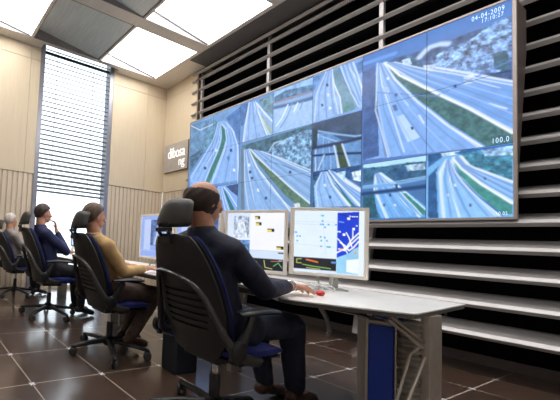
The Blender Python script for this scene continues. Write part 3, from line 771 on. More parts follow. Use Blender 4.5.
 ((4, 2, 5, 3), (70, 110, 165), [
  ('P',(50,88,140),0.4,20,[4.04,2.0,5.03,2.01,5.03,2.24,4.05,2.2]),
  ('P',(60,110,130),0.4,22,[4.05,2.16,4.24,2.07,4.12,2.47,4.09,2.73,4.06,2.73]),
  ('P',(145,188,240),0.08,18,[4.22,2.02,4.35,2.02,4.51,2.26,4.85,2.73,4.11,2.73,4.07,2.29]),
  ('P',(130,176,238),0.1,16,[4.39,2.01,4.51,2.06,4.71,2.28,5.04,2.49,5.04,2.75,4.9,2.74,4.57,2.3]),
  ('P',(60,120,120),0.1,18,[4.33,2.04,4.41,2.17,4.61,2.42,4.92,2.74,4.83,2.73,4.54,2.37,4.35,2.16]),
  ('L',(225,240,255),0.042,[4.39,2.01,4.53,2.22,4.73,2.43,4.99,2.74]),
  ('L',(220,238,255),0.042,[4.33,2.06,4.49,2.33,4.81,2.73]),
  ('L',(215,232,255),0.08,[4.57,2.11,4.76,2.28,5.04,2.49]),
  ('P',(200,225,248),0.5,26,[4.83,2.11,5.01,2.09,5.04,2.31,4.87,2.26]),
  ('P',(170,205,240),0.4,26,[4.59,2.07,4.72,2.07,4.69,2.28,4.61,2.23]),
  ('L',(206,224,250),0.02,[4.23,2.03,4.18,2.13,4.13,2.23,4.11,2.35,4.13,2.47,4.15,2.59,4.17,2.72]),
  ('L',(116,156,216),0.022,[4.25,2.03,4.22,2.14,4.19,2.24,4.18,2.36,4.22,2.48,4.25,2.6,4.28,2.72]),
  ('L',(160,194,244),0.016,[4.27,2.03,4.26,2.14,4.25,2.25,4.27,2.37,4.31,2.49,4.35,2.61,4.39,2.72]),
  ('L',(114,154,214),0.026,[4.28,2.03,4.29,2.15,4.3,2.26,4.34,2.38,4.39,2.49,4.44,2.61,4.49,2.72]),
  ('L',(164,196,246),0.016,[4.3,2.04,4.33,2.15,4.36,2.27,4.41,2.39,4.48,2.5,4.54,2.62,4.6,2.73]),
  ('L',(118,158,216),0.022,[4.32,2.04,4.37,2.16,4.42,2.28,4.48,2.4,4.55,2.51,4.63,2.62,4.7,2.73]),
  ('L',(210,226,250),0.02,[4.34,2.04,4.4,2.17,4.47,2.29,4.54,2.41,4.62,2.52,4.7,2.63,4.78,2.73]),
  ('L',(206,224,250),0.02,[4.39,2.01,4.49,2.14,4.59,2.27,4.69,2.38,4.8,2.5,4.9,2.6,4.99,2.71]),
  ('L',(116,156,216),0.022,[4.41,2.02,4.51,2.14,4.6,2.26,4.7,2.37,4.8,2.48,4.9,2.58,5.0,2.68]),
  ('L',(160,194,244),0.016,[4.43,2.03,4.52,2.14,4.62,2.26,4.71,2.36,4.81,2.46,4.91,2.55,5.01,2.64]),
  ('L',(114,154,214),0.026,[4.45,2.04,4.54,2.15,4.63,2.25,4.72,2.35,4.82,2.44,4.92,2.53,5.01,2.61]),
  ('L',(164,196,246),0.016,[4.47,2.04,4.56,2.15,4.64,2.25,4.74,2.34,4.83,2.42,4.93,2.5,5.02,2.57]),
  ('L',(118,158,216),0.022,[4.48,2.05,4.57,2.15,4.65,2.25,4.75,2.33,4.84,2.4,4.94,2.47,5.03,2.54]),
  ('L',(210,226,250),0.02,[4.5,2.06,4.58,2.15,4.67,2.24,4.76,2.32,4.85,2.38,4.94,2.45,5.03,2.51]),
  ('P',(214,228,250),0.1,20,[4.28,2.27,4.33,2.27,4.34,2.33,4.29,2.32]),
  ('P',(60,82,130),0.1,20,[4.39,2.51,4.44,2.51,4.45,2.57,4.4,2.57]),
 ]),
 ((5, 2, 6, 3), (74, 120, 176), [
  ('P',(180,225,250),0.04,8,[5.03,1.88,6.01,1.92,6.01,2.09,5.63,2.11,5.29,2.13,5.03,2.06]),
  ('P',(60,104,140),0.3,18,[5.03,2.06,5.4,2.08,5.75,2.07,6.01,2.09,6.01,2.39,5.63,2.38,5.29,2.31,5.04,2.35]),
  ('P',(160,190,220),0.4,30,[5.7,2.11,5.98,2.12,6.0,2.22,5.75,2.21]),
  ('P',(50,88,130),0.3,18,[5.49,2.14,5.69,2.14,5.81,2.32,5.57,2.34]),
  ('P',(110,176,240),0.08,16,[5.24,2.18,5.35,2.18,5.56,2.37,6.02,2.83,6.02,2.97,5.35,2.97,5.19,2.65]),
  ('L',(220,240,255),0.028,[5.27,2.2,5.48,2.4,5.72,2.75,5.92,2.97]),
  ('L',(220,240,255),0.035,[5.32,2.19,5.57,2.41,6.02,2.89]),
  ('P',(60,140,140),0.2,24,[5.65,2.58,5.72,2.57,6.02,2.89,6.02,2.96,5.92,2.92]),
  ('L',(215,238,255),0.028,[5.24,2.23,5.23,2.48,5.43,2.97]),
  ('L',(206,224,250),0.02,[5.24,2.2,5.26,2.33,5.27,2.46,5.3,2.6,5.35,2.72,5.41,2.85,5.46,2.97]),
  ('L',(116,156,216),0.022,[5.25,2.19,5.29,2.33,5.32,2.46,5.36,2.59,5.42,2.72,5.48,2.84,5.54,2.96]),
  ('L',(160,194,244),0.016,[5.27,2.19,5.32,2.33,5.37,2.45,5.42,2.59,5.49,2.71,5.56,2.83,5.63,2.95]),
  ('L',(114,154,214),0.026,[5.28,2.19,5.35,2.32,5.41,2.45,5.48,2.58,5.56,2.7,5.64,2.83,5.71,2.95]),
  ('L',(164,196,246),0.016,[5.29,2.19,5.38,2.32,5.46,2.45,5.54,2.57,5.63,2.7,5.72,2.82,5.8,2.94]),
  ('L',(118,158,216),0.022,[5.3,2.19,5.41,2.32,5.51,2.44,5.6,2.57,5.69,2.69,5.78,2.81,5.87,2.93]),
  ('L',(210,226,250),0.02,[5.31,2.19,5.43,2.32,5.55,2.44,5.65,2.56,5.75,2.69,5.85,2.81,5.94,2.93]),
  ('P',(60,82,130),0.1,20,[5.46,2.56,5.5,2.56,5.51,2.61,5.47,2.61]),
  ('P',(214,228,250),0.1,20,[5.54,2.74,5.58,2.74,5.58,2.78,5.55,2.78]),
  ('P',(60,82,130),0.1,20,[5.37,2.73,5.41,2.72,5.41,2.77,5.38,2.78]),
  ('L',(120,170,225),0.049,[5.04,2.42,5.56,2.41,6.01,2.36]),
  ('L',(36,70,120),0.08,[5.04,2.53,5.56,2.51,6.01,2.49]),
  ('L',(150,195,240),0.021,[5.04,2.39,5.56,2.37,6.01,2.33]),
  ('P',(44,90,110),0.3,20,[5.04,2.57,5.23,2.55,5.3,2.97,5.05,2.96]),
  ('P',(40,76,120),0.2,12,[5.56,2.41,5.6,2.41,5.6,2.54,5.56,2.54]),
 ]),
 ((6, 2, 7, 3), (120, 178, 238), [
  ('P',(50,96,150),0.2,14,[6.02,1.98,6.27,2.0,6.21,2.08,6.13,2.28,6.14,2.56,6.16,2.99,6.03,2.99]),
  ('P',(120,180,235),0.1,14,[6.03,2.33,6.24,2.11,6.22,2.05,6.02,2.2]),
  ('P',(70,130,160),0.45,24,[6.38,1.99,6.76,2.01,7.0,2.05,6.99,2.51,6.76,2.37,6.56,2.25,6.45,2.15]),
  ('P',(200,228,250),0.3,24,[6.18,1.98,6.43,1.98,6.4,2.05,6.21,2.05]),
  ('P',(150,190,235),0.6,30,[6.65,2.01,7.0,2.03,7.0,2.17,6.71,2.13]),
  ('L',(50,100,180),0.035,[6.38,2.03,6.71,2.02,7.0,2.02]),
  ('P',(130,185,245),0.06,14,[6.24,2.11,6.43,2.07,6.5,2.21,6.76,2.38,6.99,2.52,6.99,2.8,6.65,2.52,6.4,2.23,6.33,2.1]),
  ('P',(70,140,140),0.15,24,[6.34,2.13,6.43,2.26,6.65,2.52,6.99,2.84,6.99,2.96,6.86,2.96,6.6,2.63,6.39,2.35]),
  ('P',(140,195,250),0.06,12,[6.26,2.12,6.33,2.13,6.4,2.38,6.6,2.66,6.84,3.0,6.17,2.99,6.18,2.35]),
  ('L',(240,250,255),0.049,[6.35,2.1,6.45,2.27,6.67,2.52,6.99,2.81]),
  ('L',(225,242,255),0.028,[6.33,2.13,6.4,2.36,6.61,2.66,6.86,2.98]),
  ('L',(60,110,200),0.021,[6.34,2.19,6.43,2.41,6.63,2.69,6.89,2.98]),
  ('L',(230,245,255),0.035,[6.44,2.09,6.54,2.25,6.78,2.4,6.99,2.53]),
  ('L',(215,238,255),0.042,[6.26,2.12,6.18,2.29,6.2,2.64,6.23,2.98]),
  ('L',(225,242,255),0.028,[6.28,2.18,6.31,2.5,6.42,2.98]),
  ('L',(206,224,250),0.02,[6.26,2.12,6.22,2.25,6.2,2.39,6.2,2.54,6.21,2.68,6.21,2.83,6.22,2.98]),
  ('L',(116,156,216),0.022,[6.27,2.12,6.25,2.26,6.24,2.4,6.26,2.55,6.28,2.69,6.3,2.84,6.32,2.98]),
  ('L',(160,194,244),0.016,[6.28,2.12,6.28,2.27,6.29,2.42,6.32,2.56,6.36,2.7,6.4,2.84,6.44,2.98]),
  ('L',(114,154,214),0.026,[6.29,2.12,6.3,2.28,6.33,2.43,6.38,2.57,6.43,2.71,6.48,2.85,6.54,2.98]),
  ('L',(164,196,246),0.016,[6.3,2.12,6.33,2.29,6.37,2.44,6.44,2.58,6.51,2.72,6.58,2.85,6.64,2.98]),
  ('L',(118,158,216),0.022,[6.32,2.13,6.35,2.3,6.41,2.45,6.5,2.59,6.58,2.73,6.66,2.86,6.74,2.98]),
  ('L',(210,226,250),0.02,[6.32,2.13,6.37,2.31,6.45,2.46,6.54,2.6,6.64,2.73,6.73,2.86,6.82,2.98]),
  ('L',(206,224,250),0.02,[6.36,2.1,6.45,2.26,6.56,2.38,6.67,2.5,6.78,2.61,6.89,2.7,6.99,2.8]),
  ('L',(116,156,216),0.022,[6.37,2.1,6.46,2.25,6.57,2.37,6.67,2.48,6.78,2.58,6.89,2.67,6.99,2.75]),
  ('L',(160,194,244),0.016,[6.38,2.09,6.47,2.24,6.57,2.35,6.68,2.45,6.79,2.54,6.89,2.63,6.99,2.71]),
  ('L',(114,154,214),0.026,[6.39,2.09,6.47,2.23,6.58,2.34,6.69,2.43,6.79,2.51,6.89,2.59,6.99,2.67]),
  ('L',(164,196,246),0.016,[6.4,2.09,6.48,2.22,6.59,2.32,6.69,2.4,6.79,2.48,6.9,2.55,6.99,2.62]),
  ('L',(118,158,216),0.022,[6.41,2.09,6.49,2.22,6.59,2.31,6.7,2.38,6.8,2.45,6.9,2.52,6.99,2.58]),
  ('L',(210,226,250),0.02,[6.42,2.08,6.5,2.21,6.6,2.29,6.7,2.36,6.8,2.42,6.9,2.48,6.99,2.54]),
  ('P',(214,228,250),0.1,20,[6.35,2.49,6.38,2.49,6.38,2.53,6.36,2.53]),
  ('P',(60,82,130),0.1,20,[6.53,2.8,6.56,2.79,6.56,2.84,6.53,2.84]),
  ('P',(214,228,250),0.1,20,[6.27,2.63,6.3,2.63,6.3,2.67,6.27,2.67]),
  ('P',(60,82,130),0.1,20,[6.69,2.43,6.72,2.43,6.72,2.47,6.7,2.47]),
 ]),
]


# ------------------------------------------------------------------ video wall
VX0, VX1, VZ0, VZ1, VY = -4.832, -.902, 1.514, 3.65, 5.1
t = thing('video_wall', 'huge framed video wall showing blue motorway camera pictures', 'video wall', ((VX0 + VX1) / 2, VY, VZ0))
ox, oz = (VX0 + VX1) / 2, VZ0
h = MB()
def hp(x, z, back): return (x - ox, (lip(z) - .012 if back else VY + .006) - VY, z - oz)
zz = [VZ0 - .012, 2.0, 2.5, 3.0, 3.22, VZ1 + .014]
xa, xb = VX0 - .012, VX1 + .012
Vh = []
for z in zz:
    Vh += [hp(xa, z, 0), hp(xb, z, 0), hp(xb, z, 1), hp(xa, z, 1)]
Fh = [(0, 1, 2, 3), tuple(4 * (len(zz) - 1) + k for k in range(4))]
for i in range(len(zz) - 1):
    for k in range(4):
        l = (k + 1) % 4
        Fh.append((4 * i + k, 4 * i + l, 4 * i + 4 + l, 4 * i + 4 + k))
h.add(Vh, Fh); h.build('housing', M['housing'], t)
h = MB(); e = .022
W, H = VX1 - VX0, VZ1 - VZ0
h.span((-W / 2 - .012, -.012, -e), (W / 2 + e, .02, 0)); h.span((-W / 2 - .012, -.012, H), (W / 2 + e, .02, H + .02))
h.span((W / 2, -.012, 0), (W / 2 + e, .02, H)); h.span((-W / 2 - .012, -.012, 0), (-W / 2, .02, H))
h.build('bezel', M['bezel'], t)
def wall_paint(c, r):
    out = np.zeros(c.shape + (3,))
    for k, (rc, base, fs) in enumerate(PICTURES):
        m = (c >= rc[0]) & (c < rc[2] + (1 if rc[2] == 7 else 0)) & (r >= rc[1] - (1 if rc[1] == 0 else 0)) & (r < rc[3] + (1 if rc[3] == 3 else 0))
        if m.any():
            col = paint(c, r, base, fs, seed=k * 3 + 1, asp=1.24)
            out[m] = col[m]
    return out
for i in range(7):
    for j in range(3):
        w, hh, gp = W / 7, H / 3, .0022
        pos = lambda u, v, i=i, j=j: (-W / 2 + i * w + gp + u * (w - 2 * gp), -.001, H - j * hh - gp - v * (hh - 2 * gp))
        uv = lambda u, v, i=i, j=j: (i + np.clip(u, .001, .999), j + np.clip(v, .001, .999))
        painted_sheet('display_panel', 60, 68, pos, uv, wall_paint, t, M['picture'])
RX = Matrix.Rotation(PI / 2, 4, 'X')
def wall_text(body, c, r, size, sx=.62):
    text_mesh('date_text', body, size, Matrix.Translation((-W / 2 + c / 7 * W, -.004, H - r / 3 * H)) @ RX, M['osd'], t, .0008, 1.25, sx)
wall_text('04-04-2009', 6.74, .085, .07, .50); wall_text('17:10:27', 6.79, .165, .062, .5)
wall_text('100.0', 6.87, 1.94, .075, .5); wall_text('10.05', 6.88, 2.95, .05, .5)

# illuminated sign on the wood wall
t = thing('wall_sign', 'grey box sign with glowing white letters beside the video wall', 'sign', (-5.55, YW - .035, 3.14))
s = MB(); s.span((-.37, -.05, -.335), (.37, 0, .335)); s.build('sign_box', M['sign_side'], t, bevel=.006)
s = MB(); s.span((-.362, -.054, -.327), (.362, -.05, .327)); s.build('face_plate', M['sign_grey'], t)
text_mesh('sign_letters', 'dibosa', .36, Matrix.Translation((.02, -.058, .10)) @ RX, M['sign_text'], t, .003, .95, .60)
text_mesh('sign_letters', 'ng', .30, Matrix.Translation((.19, -.058, -.13)) @ RX, M['sign_text'], t, .003, .95, .7)

# ------------------------------------------------------------------ desks
DZ = .78
def rounded(poly, r, n=5):
    out = []
    m = len(poly)
    for i in range(m):
        p, a, c = Vector(poly[i]), Vector(poly[i - 1]), Vector(poly[(i + 1) % m])
        rr = r[i] if isinstance(r, (list, tuple)) else r
        if rr <= 0: out.append(tuple(p)); continue
        d0, d1 = (a - p), (c - p)
        rr = min(rr, d0.length * .45, d1.length * .45)
        q0, q1 = p + d0.normalized() * rr, p + d1.normalized() * rr
        for k in range(n + 1):
            s = k / n
            out.append(tuple((1 - s) ** 2 * q0 + 2 * s * (1 - s) * p + s * s * q1))
    return out
def desk(label, poly, radii, org, legs, grp):
    t = thing('control_desk', label, 'desk', (org[0], org[1], 0), 0, grp)
    P = [(x - org[0], y - org[1]) for x, y in rounded(poly, radii)]
    s = MB(); s.prism(P, DZ - .009, DZ); s.build('tabletop', M['desk_white'], t, bevel=.002)
    c = sum((Vector(p) for p in P), Vector((0, 0))) / len(P)
    Q = [tuple(c + (Vector(p) - c) * .992) for p in P]
    s = MB(); s.prism(Q, DZ - .03, DZ - .009); s.build('edge_board', M['desk_edge'], t)
    xs = [p[0] for p in P]; ys = [p[1] for p in P]
    s = MB()
    yb, x0, x1 = max(ys) - .18, min(xs) + .08, max(xs) - .12
    s.beam((x0, yb, DZ - .055), (x1, yb, DZ - .055), .05, .05); s.beam((x0, yb - .7, DZ - .055), (x1 - .12, yb - .7, DZ - .055), .05, .05)
    for x in (x0 + .03, (x0 + x1) / 2):
        s.beam((x, yb - .7, DZ - .055), (x, yb, DZ - .055), .04, .045)
    s.build('underframe', M['desk_dark'], t)
    for x, y0, y1 in legs:
        s = MB(); s.span((x - org[0] - .02, y0 - org[1], 0), (x - org[0] + .02, y1 - org[1], DZ - .03))
        s.build('leg', M['desk_metal'], t, bevel=.004)
    return t
poly1 = [(-1.90, 2.46), (-1.49, 2.34), (-1.32, 2.16), (-1.148, 1.978), (-.923, 2.124), (-.786, 2.246), (-.70, 2.335), (-.781, 3.364), (-1.90, 3.364)]
d1 = desk('white control desk at the end of the row, the navy jacket man leaning on it', poly1, [.0, .1, .1, .1, .08, .08, .03, .01, .01, 0][:9], (-1.3, 2.6), [(-.735, 2.575, 2.72), (-1.86, 2.52, 2.66)], 'control desks')
d2 = desk('white control desk in front of the tan sweater man, carrying the two half hidden monitors', [(-3.36, 1.97), (-1.94, 1.95), (-1.94, 3.1), (-3.36, 3.1)], 0, (-2.65, 2.5), [(-3.3, 2.4, 2.58), (-2.0, 2.55, 2.73)], 'control desks')
d3 = desk('white control desk by the window in front of the navy shirt man', [(-5.3, 2.0), (-3.40, 1.99), (-3.40, 3.0), (-5.3, 3.0)], 0, (-4.35, 2.5), [(-5.2, 2.4, 2.58), (-3.48, 2.4, 2.58)], 'control desks')
# hardware under the open end of the end desk
s = MB()
s.beam((-.712 + 1.3, 2.515 - 2.6, 0), (-.712 + 1.3, 2.515 - 2.6, DZ - .03), .016, .016); s.build('upright', M['desk_metal'], d1)
s = MB()
J = (-.72 + 1.3, 2.537 - 2.6, .563); K = (-.76 + 1.3, 2.461 - 2.6, .545)
s.tube([(-.80 + 1.3, 2.322 - 2.6, .725), J], .008, 8); s.tube([(-.80 + 1.3, 2.345 - 2.6, .742), (-.716 + 1.3, 2.55 - 2.6, .59)], .008, 8)
s.tube([K, (-.76 + 1.3, 2.24 - 2.6, .22)], .007, 8); s.tube([J, (-.72 + 1.3, 2.17 - 2.6, .20)], .007, 8); s.tube([(-.735 + 1.3, 2.50 - 2.6, .588), K], .007, 8); s.tube([J, (-.716 + 1.3, 2.55 - 2.6, .59)], .007, 8)
s.build('brace', M['desk_metal'], d1, smooth=True)
s = MB()
s.beam((-1.14 + 1.3, 2.62 - 2.6, .71), (-.99 + 1.3, 2.55 - 2.6, .712), .05, .035); s.build('cable_tray', M['silver'], d1)
s = MB(); pr = []
for k in range(22):
    z = .02 + k * .0315
    pr += [(.040, z), (.053, z + .012), (.053, z + .019), (.040, z + .031)]
s.lathe(pr, (-.80 + 1.3, 2.575 - 2.6, 0), n=18); s.build('cable_hose', M['hose'], d1, smooth=True)
for k, (cx, cy, r, mm) in enumerate([(-.83, 2.42, .016, 'cable_white'), (-.80, 2.40, .013, 'locker_blue'), (-.86, 2.44, .014, 'desk_dark')]):
    s = MB(); s.tube([(cx + 1.3 + .03 * math.cos(a / 3) - .05 * (a / 9), cy - 2.6 + .03 * math.sin(a / 1.7), DZ - .058 + .006 * math.sin(a)) for a in range(10)], r * .5, 6)
    s.build('cable', M[mm], d1, smooth=True)

# blue equipment locker under the end desk
A, B = Vector((-.934, 2.427)), Vector((-.822, 2.488))
ang = math.atan2(B.y - A.y, B.x - A.x)
t = thing('equipment_locker', 'narrow blue fronted equipment locker standing under the end desk', 'locker', ((A.x + B.x) / 2, (A.y + B.y) / 2, 0), ang)
w = (B - A).length
s = MB(); s.span((-w / 2 + .016, .012, .04), (w / 2 - .012, .40, .672)); s.build('body', M['desk_metal'], t, bevel=.004)
s = MB(); s.span((-w / 2 + .015, -.002, .05), (w / 2 - .009, .012, .665)); s.build('door', M['locker_blue'], t, bevel=.003)
s = MB(); s.span((-w / 2, -.012, 0), (-w / 2 + .013, .03, .70)); s.span((w / 2 - .008, -.012, 0), (w / 2, .03, .69)); s.span((-w / 2 + .013, -.004, .672), (w / 2 - .008, .03, .69))
s.span((-w / 2 + .013, 0, 0), (w / 2 - .008, .03, .04)); s.build('frame', M['desk_metal'], t, bevel=.003)

# ------------------------------------------------------------------ monitors
def mon_small(u, v, kind):
    if kind == 'status':
        F = [('P', (214, 226, 246), .03, 8, [0, 0, .42, 0, .42, 1, 0, 1]), ('P', (238, 240, 250), .01, 5, [.42, 0, 1, 0, 1, .66, .42, .66]),
             ('P', (176, 190, 214), .45, 24, [.12, .05, .40, .05, .40, .45, .12, .45]), ('P', (206, 216, 232), .3, 26, [.22, .12, .30, .12, .38, .45, .14, .45]),
             ('P', (96, 138, 192), .5, 22, [0, .49, .42, .49, .42, 1, 0, 1]), ('P', (176, 200, 228), .3, 20, [.08, .62, .16, .6, .4, 1, .2, 1]), ('L', (238, 244, 252), .012, [0, .47, .42, .47]),
             ('P', (206, 222, 246), .02, 6, [.42, .66, 1, .66, 1, .8, .42, .8]), ('L', (190, 202, 226), .008, [.42, .66, 1, .66]),
             ('P', (34, 38, 44), .1, 10, [.45, .80, 1, .80, 1, 1, .45, 1])]
        for x, y, w in ((.50, .08, .09), (.52, .19, .10), (.72, .30, .12), (.88, .60, .12)):
            F += [('P', (26, 30, 26), .05, 8, [x, y - .025, x + w, y - .025, x + w, y + .03, x, y + .03]), ('P', (236, 220, 90), .05, 8, [x, y - .005, x + w * .6, y - .005, x + w * .6, y + .025, x, y + .025])]
        F += [('L', (40, 60, 40), .02, [.92, .69, 1, .69]), ('L', (205, 206, 120), .012, [.47, .86, .55, .86, .57, .90, .50, .94]), ('L', (205, 206, 120), .012, [.68, .83, .70, .95, .82, .97]),
              ('L', (205, 120, 90), .012, [.80, .84, .95, .83]), ('L', (120, 200, 120), .012, [.84, .92, .92, .86, .98, .94]), ('L', (190, 196, 220), .012, [.93, .82, .98, .82])]
        return paint(u, v, (228, 234, 248), F, 3, .95)
    if kind == 'map':
        F = [('P', (222, 236, 252), .02, 6, [0, 0, .64, 0, .64, .76, 0, .76]), ('P', (36, 36, 42), .1, 10, [.005, .76, .63, .76, .63, .955, .005, .955]),
             ('P', (28, 64, 206), .05, 8, [.635, .03, .93, .01, .93, .55, .86, .60, .80, .66, .635, .74]), ('P', (150, 206, 240), .06, 9, [.635, .74, .80, .66, .93, .55, .93, .98, .635, .98]),
             ('P', (234, 244, 252), .03, 9, [.77, .77, .93, .74, .93, .97, .77, .95]), ('P', (225, 238, 252), .01, 6, [.93, 0, 1, 0, 1, 1, .93, 1]),
             ('L', (196, 212, 236), .006, [0, .22, .6, .23]), ('L', (196, 212, 236), .006, [0, .18, .6, .18]), ('L', (196, 212, 236), .006, [0, .55, .6, .58]), ('L', (200, 214, 236), .006, [.42, .1, .48, .7]),
             ('L', (255, 255, 255), .02, [.66, .60, .74, .62, .80, .55, .93, .40]), ('L', (255, 255, 255), .02, [.68, .50, .74, .54, .80, .62, .86, .57, .93, .47]), ('L', (255, 255, 255), .02, [.635, .66, .76, .58, .84, .44, .93, .34]),
             ('L', (255, 255, 255), .016, [.76, .34, .80, .42, .84, .56]), ('L', (255, 255, 255), .014, [.85, .28, .85, .44]), ('L', (255, 255, 255), .016, [.64, .44, .70, .50, .78, .66]), ('L', (28, 40, 120), .012, [.65, .04, .74, .07, .80, .12, .92, .10]),
             ('L', (120, 150, 240), .02, [.66, .17, .72, .18])]
        for x, y, r in ((.79, .12, .018), (.86, .28, .018), (.73, .37, .018)):
            F.append(('P', (250, 252, 255), 0, 5, [x - r, y - r, x + r, y - r, x + r, y + r, x - r, y + r]))
        for x, y in ((.69, .60), (.89, .65)):
            F.append(('P', (250, 150, 70), 0, 5, [x - .015, y - .015, x + .015, y - .015, x + .015, y + .015, x - .015, y + .015]))
        for x, y in ((.81, .085), (.84, .09), (.87, .09), (.90, .09), (.90, .23), (.64, .33), (.67, .33)):
            F.append(('P', (220, 230, 255), 0, 5, [x - .012, y - .012, x + .012, y - .012, x + .012, y + .008, x - .012, y + .008]))
        for x, y, q in ((.41, .08, 0), (.43, .08, 0), (.42, .165, 1), (.40, .22, 1), (.43, .22, 1), (.51, .22, 2), (.615, .22, 1), (.46, .265, 1), (.40, .42, 2), (.46, .43, 1), (.49, .48, 1), (.41, .48, 2), (.41, .575, 1), (.50, .58, 1), (.53, .58, 2), (.03, .36, 1), (.05, .42, 1), (.09, .42, 1), (.05, .50, 1)):
            cc = ((90, 200, 200), (96, 176, 236), (70, 190, 170))[q]
            F.append(('P', cc, 0, 5, [x - .014, y - .014, x + .014, y - .014, x + .014, y + .014, x - .014, y + .014]))
        F += [('L', (226, 120, 60), .025, [.20, .80, .26, .81, .36, .83]), ('L', (180, 190, 90), .014, [.05, .80, .12, .79]), ('L', (180, 190, 90), .014, [.05, .80, .05, .86, .12, .86]),
              ('L', (130, 190, 90), .014, [.14, .88, .3, .90, .55, .92]), ('L', (190, 190, 110), .012, [.2, .93, .4, .94]), ('L', (90, 150, 230), .03, [.57, .82, .62, .82])]
        return paint(u, v, (214, 226, 246), F, 5, .95)
    F = [('P', (186, 202, 240), .02, 6, [.1, .08, .32, .08, .32, .84, .1, .84]), ('P', (86, 108, 160), .3, 16, [.32, .10, .98, .08, .98, .72, .32, .72]),
         ('P', (140, 164, 214), .2, 18, [.55, .1, .75, .1, .9, .7, .4, .7]), ('L', (216, 226, 246), .02, [.62, .12, .46, .7]), ('L', (216, 226, 246), .02, [.72, .12, .84, .7]), ('L', (170, 190, 236), .015, [.0, .86, 1, .86])]
    return paint(u, v, (146, 172, 232), F, 8, .95)
def monitor(label, P, Q, z0, z1, kind, shell='cream'):
    P, Q = Vector(P), Vector(Q)
    mid = (P + Q) / 2; ang = math.atan2(Q.y - P.y, Q.x - P.x); w = (Q - P).length - .016; h = z1 - z0
    t = thing('monitor', label, 'monitor', (mid.x, mid.y, DZ), ang, 'desk monitors')
    zb = z0 - DZ; e = .026
    s = MB()
    s.span((-w / 2, 0, zb), (-w / 2 + e, .045, zb + h)); s.span((w / 2 - e, 0, zb), (w / 2, .045, zb + h))
    s.span((-w / 2 + e, 0, zb), (w / 2 - e, .045, zb + e)); s.span((-w / 2 + e, 0, zb + h - e), (w / 2 - e, .045, zb + h))
    s.span((-w / 2 + .012, .012, zb + .012), (w / 2 - .012, .05, zb + h - .012))
    s.build('housing', M[shell], t, bevel=.004)
    pos = lambda u, v: (-w / 2 + e + u * (w - 2 * e), .010, zb + h - e - v * (h - 2 * e))
    painted_sheet('screen', 110, 110, pos, lambda u, v: (u, v), lambda u, v: mon_small(u, v, kind), t, M['picture'])
    s = MB()
    s.beam((w * .12, .07, zb + .10), (w * .12, .075, .012), .05, .03, up=(0, 1, 0))
    s.tube([(-.06, -.02, .012), (-.05, .02, zb - .02), (-.045, .03, zb + .03)], .008, 8); s.tube([(w * .12, .03, zb + .03), (.03, .0, .012)], .008, 8)
    s.build('stand', M['silver'], t)
    s = MB(); s.span((-.12, -.04, 0), (.12, .12, .012)); s.build('foot_plate', M['silver'], t, bevel=.004)
    return t
monitor('cream monitor with a dark blue route map, at the end of the desk row', (-1.569, 2.805), (-1.177, 3.12), .878, 1.428, 'map')
monitor('cream monitor with status list and two small camera views, beside the navy jacket man', (-2.012, 2.584), (-1.571, 2.805), .862, 1.408, 'status')
monitor('cream monitor half hidden behind the navy jacket man and his headrest', (-2.60, 2.57), (-2.02, 2.57), .866, 1.402, 'camera')
monitor('cream monitor with lavender screen seen just before the wood wall, beside the bald man', (-3.20, 2.57), (-2.606, 2.57), .878, 1.418, 'camera')

monitor('small black monitor on the window desk, showing beside the tan sweater man', (-5.22, 2.62), (-4.98, 2.56), .93, 1.36, 'camera', 'monitor_black')

# things on the end desk
t = thing('keyboard', 'pale grey keyboard lying on the end desk behind the resting hand', 'keyboard', (-1.50, 2.62, DZ), .25)
s = MB(); s.span((-.21, -.075, 0), (.21, .075, .02)); s.build('case', M['silver'], t, bevel=.005)
s = MB()
for r in range(5):
    for k in range(14):
        s.span((-.198 + k * .0285, -.064 + r * .0262, .02), (-.198 + k * .0285 + .024, -.064 + r * .0262 + .021, .027))
s.build('keys', M['cable_white'], t)
m_ = MB(); m_.ball((0, 0, .014), (.026, .045, .018)); o = m_.build('computer_mouse', M['red'], None, smooth=True); o.location = (-1.175, 2.455, DZ + .002); o.rotation_euler = (0, 0, .4)
tag(o, 'small red mouse under the fingers of the navy jacket man', 'mouse')
s = MB()
s.tube([(-1.46 + .055 * math.cos(a * .5) + a * .006, 2.80 + .03 * math.sin(a * .5), DZ + .008 + .045 * abs(math.sin(a * .25))) for a in range(34)], .006, 6)
o = s.build('cable', M['cable_white'], None, smooth=True); tag(o, 'white cable looped on the desk below the map monitor', 'cable')
s = MB(); s.span((-2.15, 1.99, 0), (-1.965, 2.23, .02)); b = MB()
t = thing('waste_bin', 'dark blue bin on the floor behind the nearest chair', 'bin', (-2.02, 2.11, 0))
s = MB()
s.prism([(-.085, -.12), (.085, -.12), (.085, .12), (-.085, .12)], 0, .42); s.build('body', M['bin'], t, bevel=.012)
s = MB()
s.span((-.092, -.127, .42), (.092, .127, .44)); s.build('rim', M['bin'], t, bevel=.004)

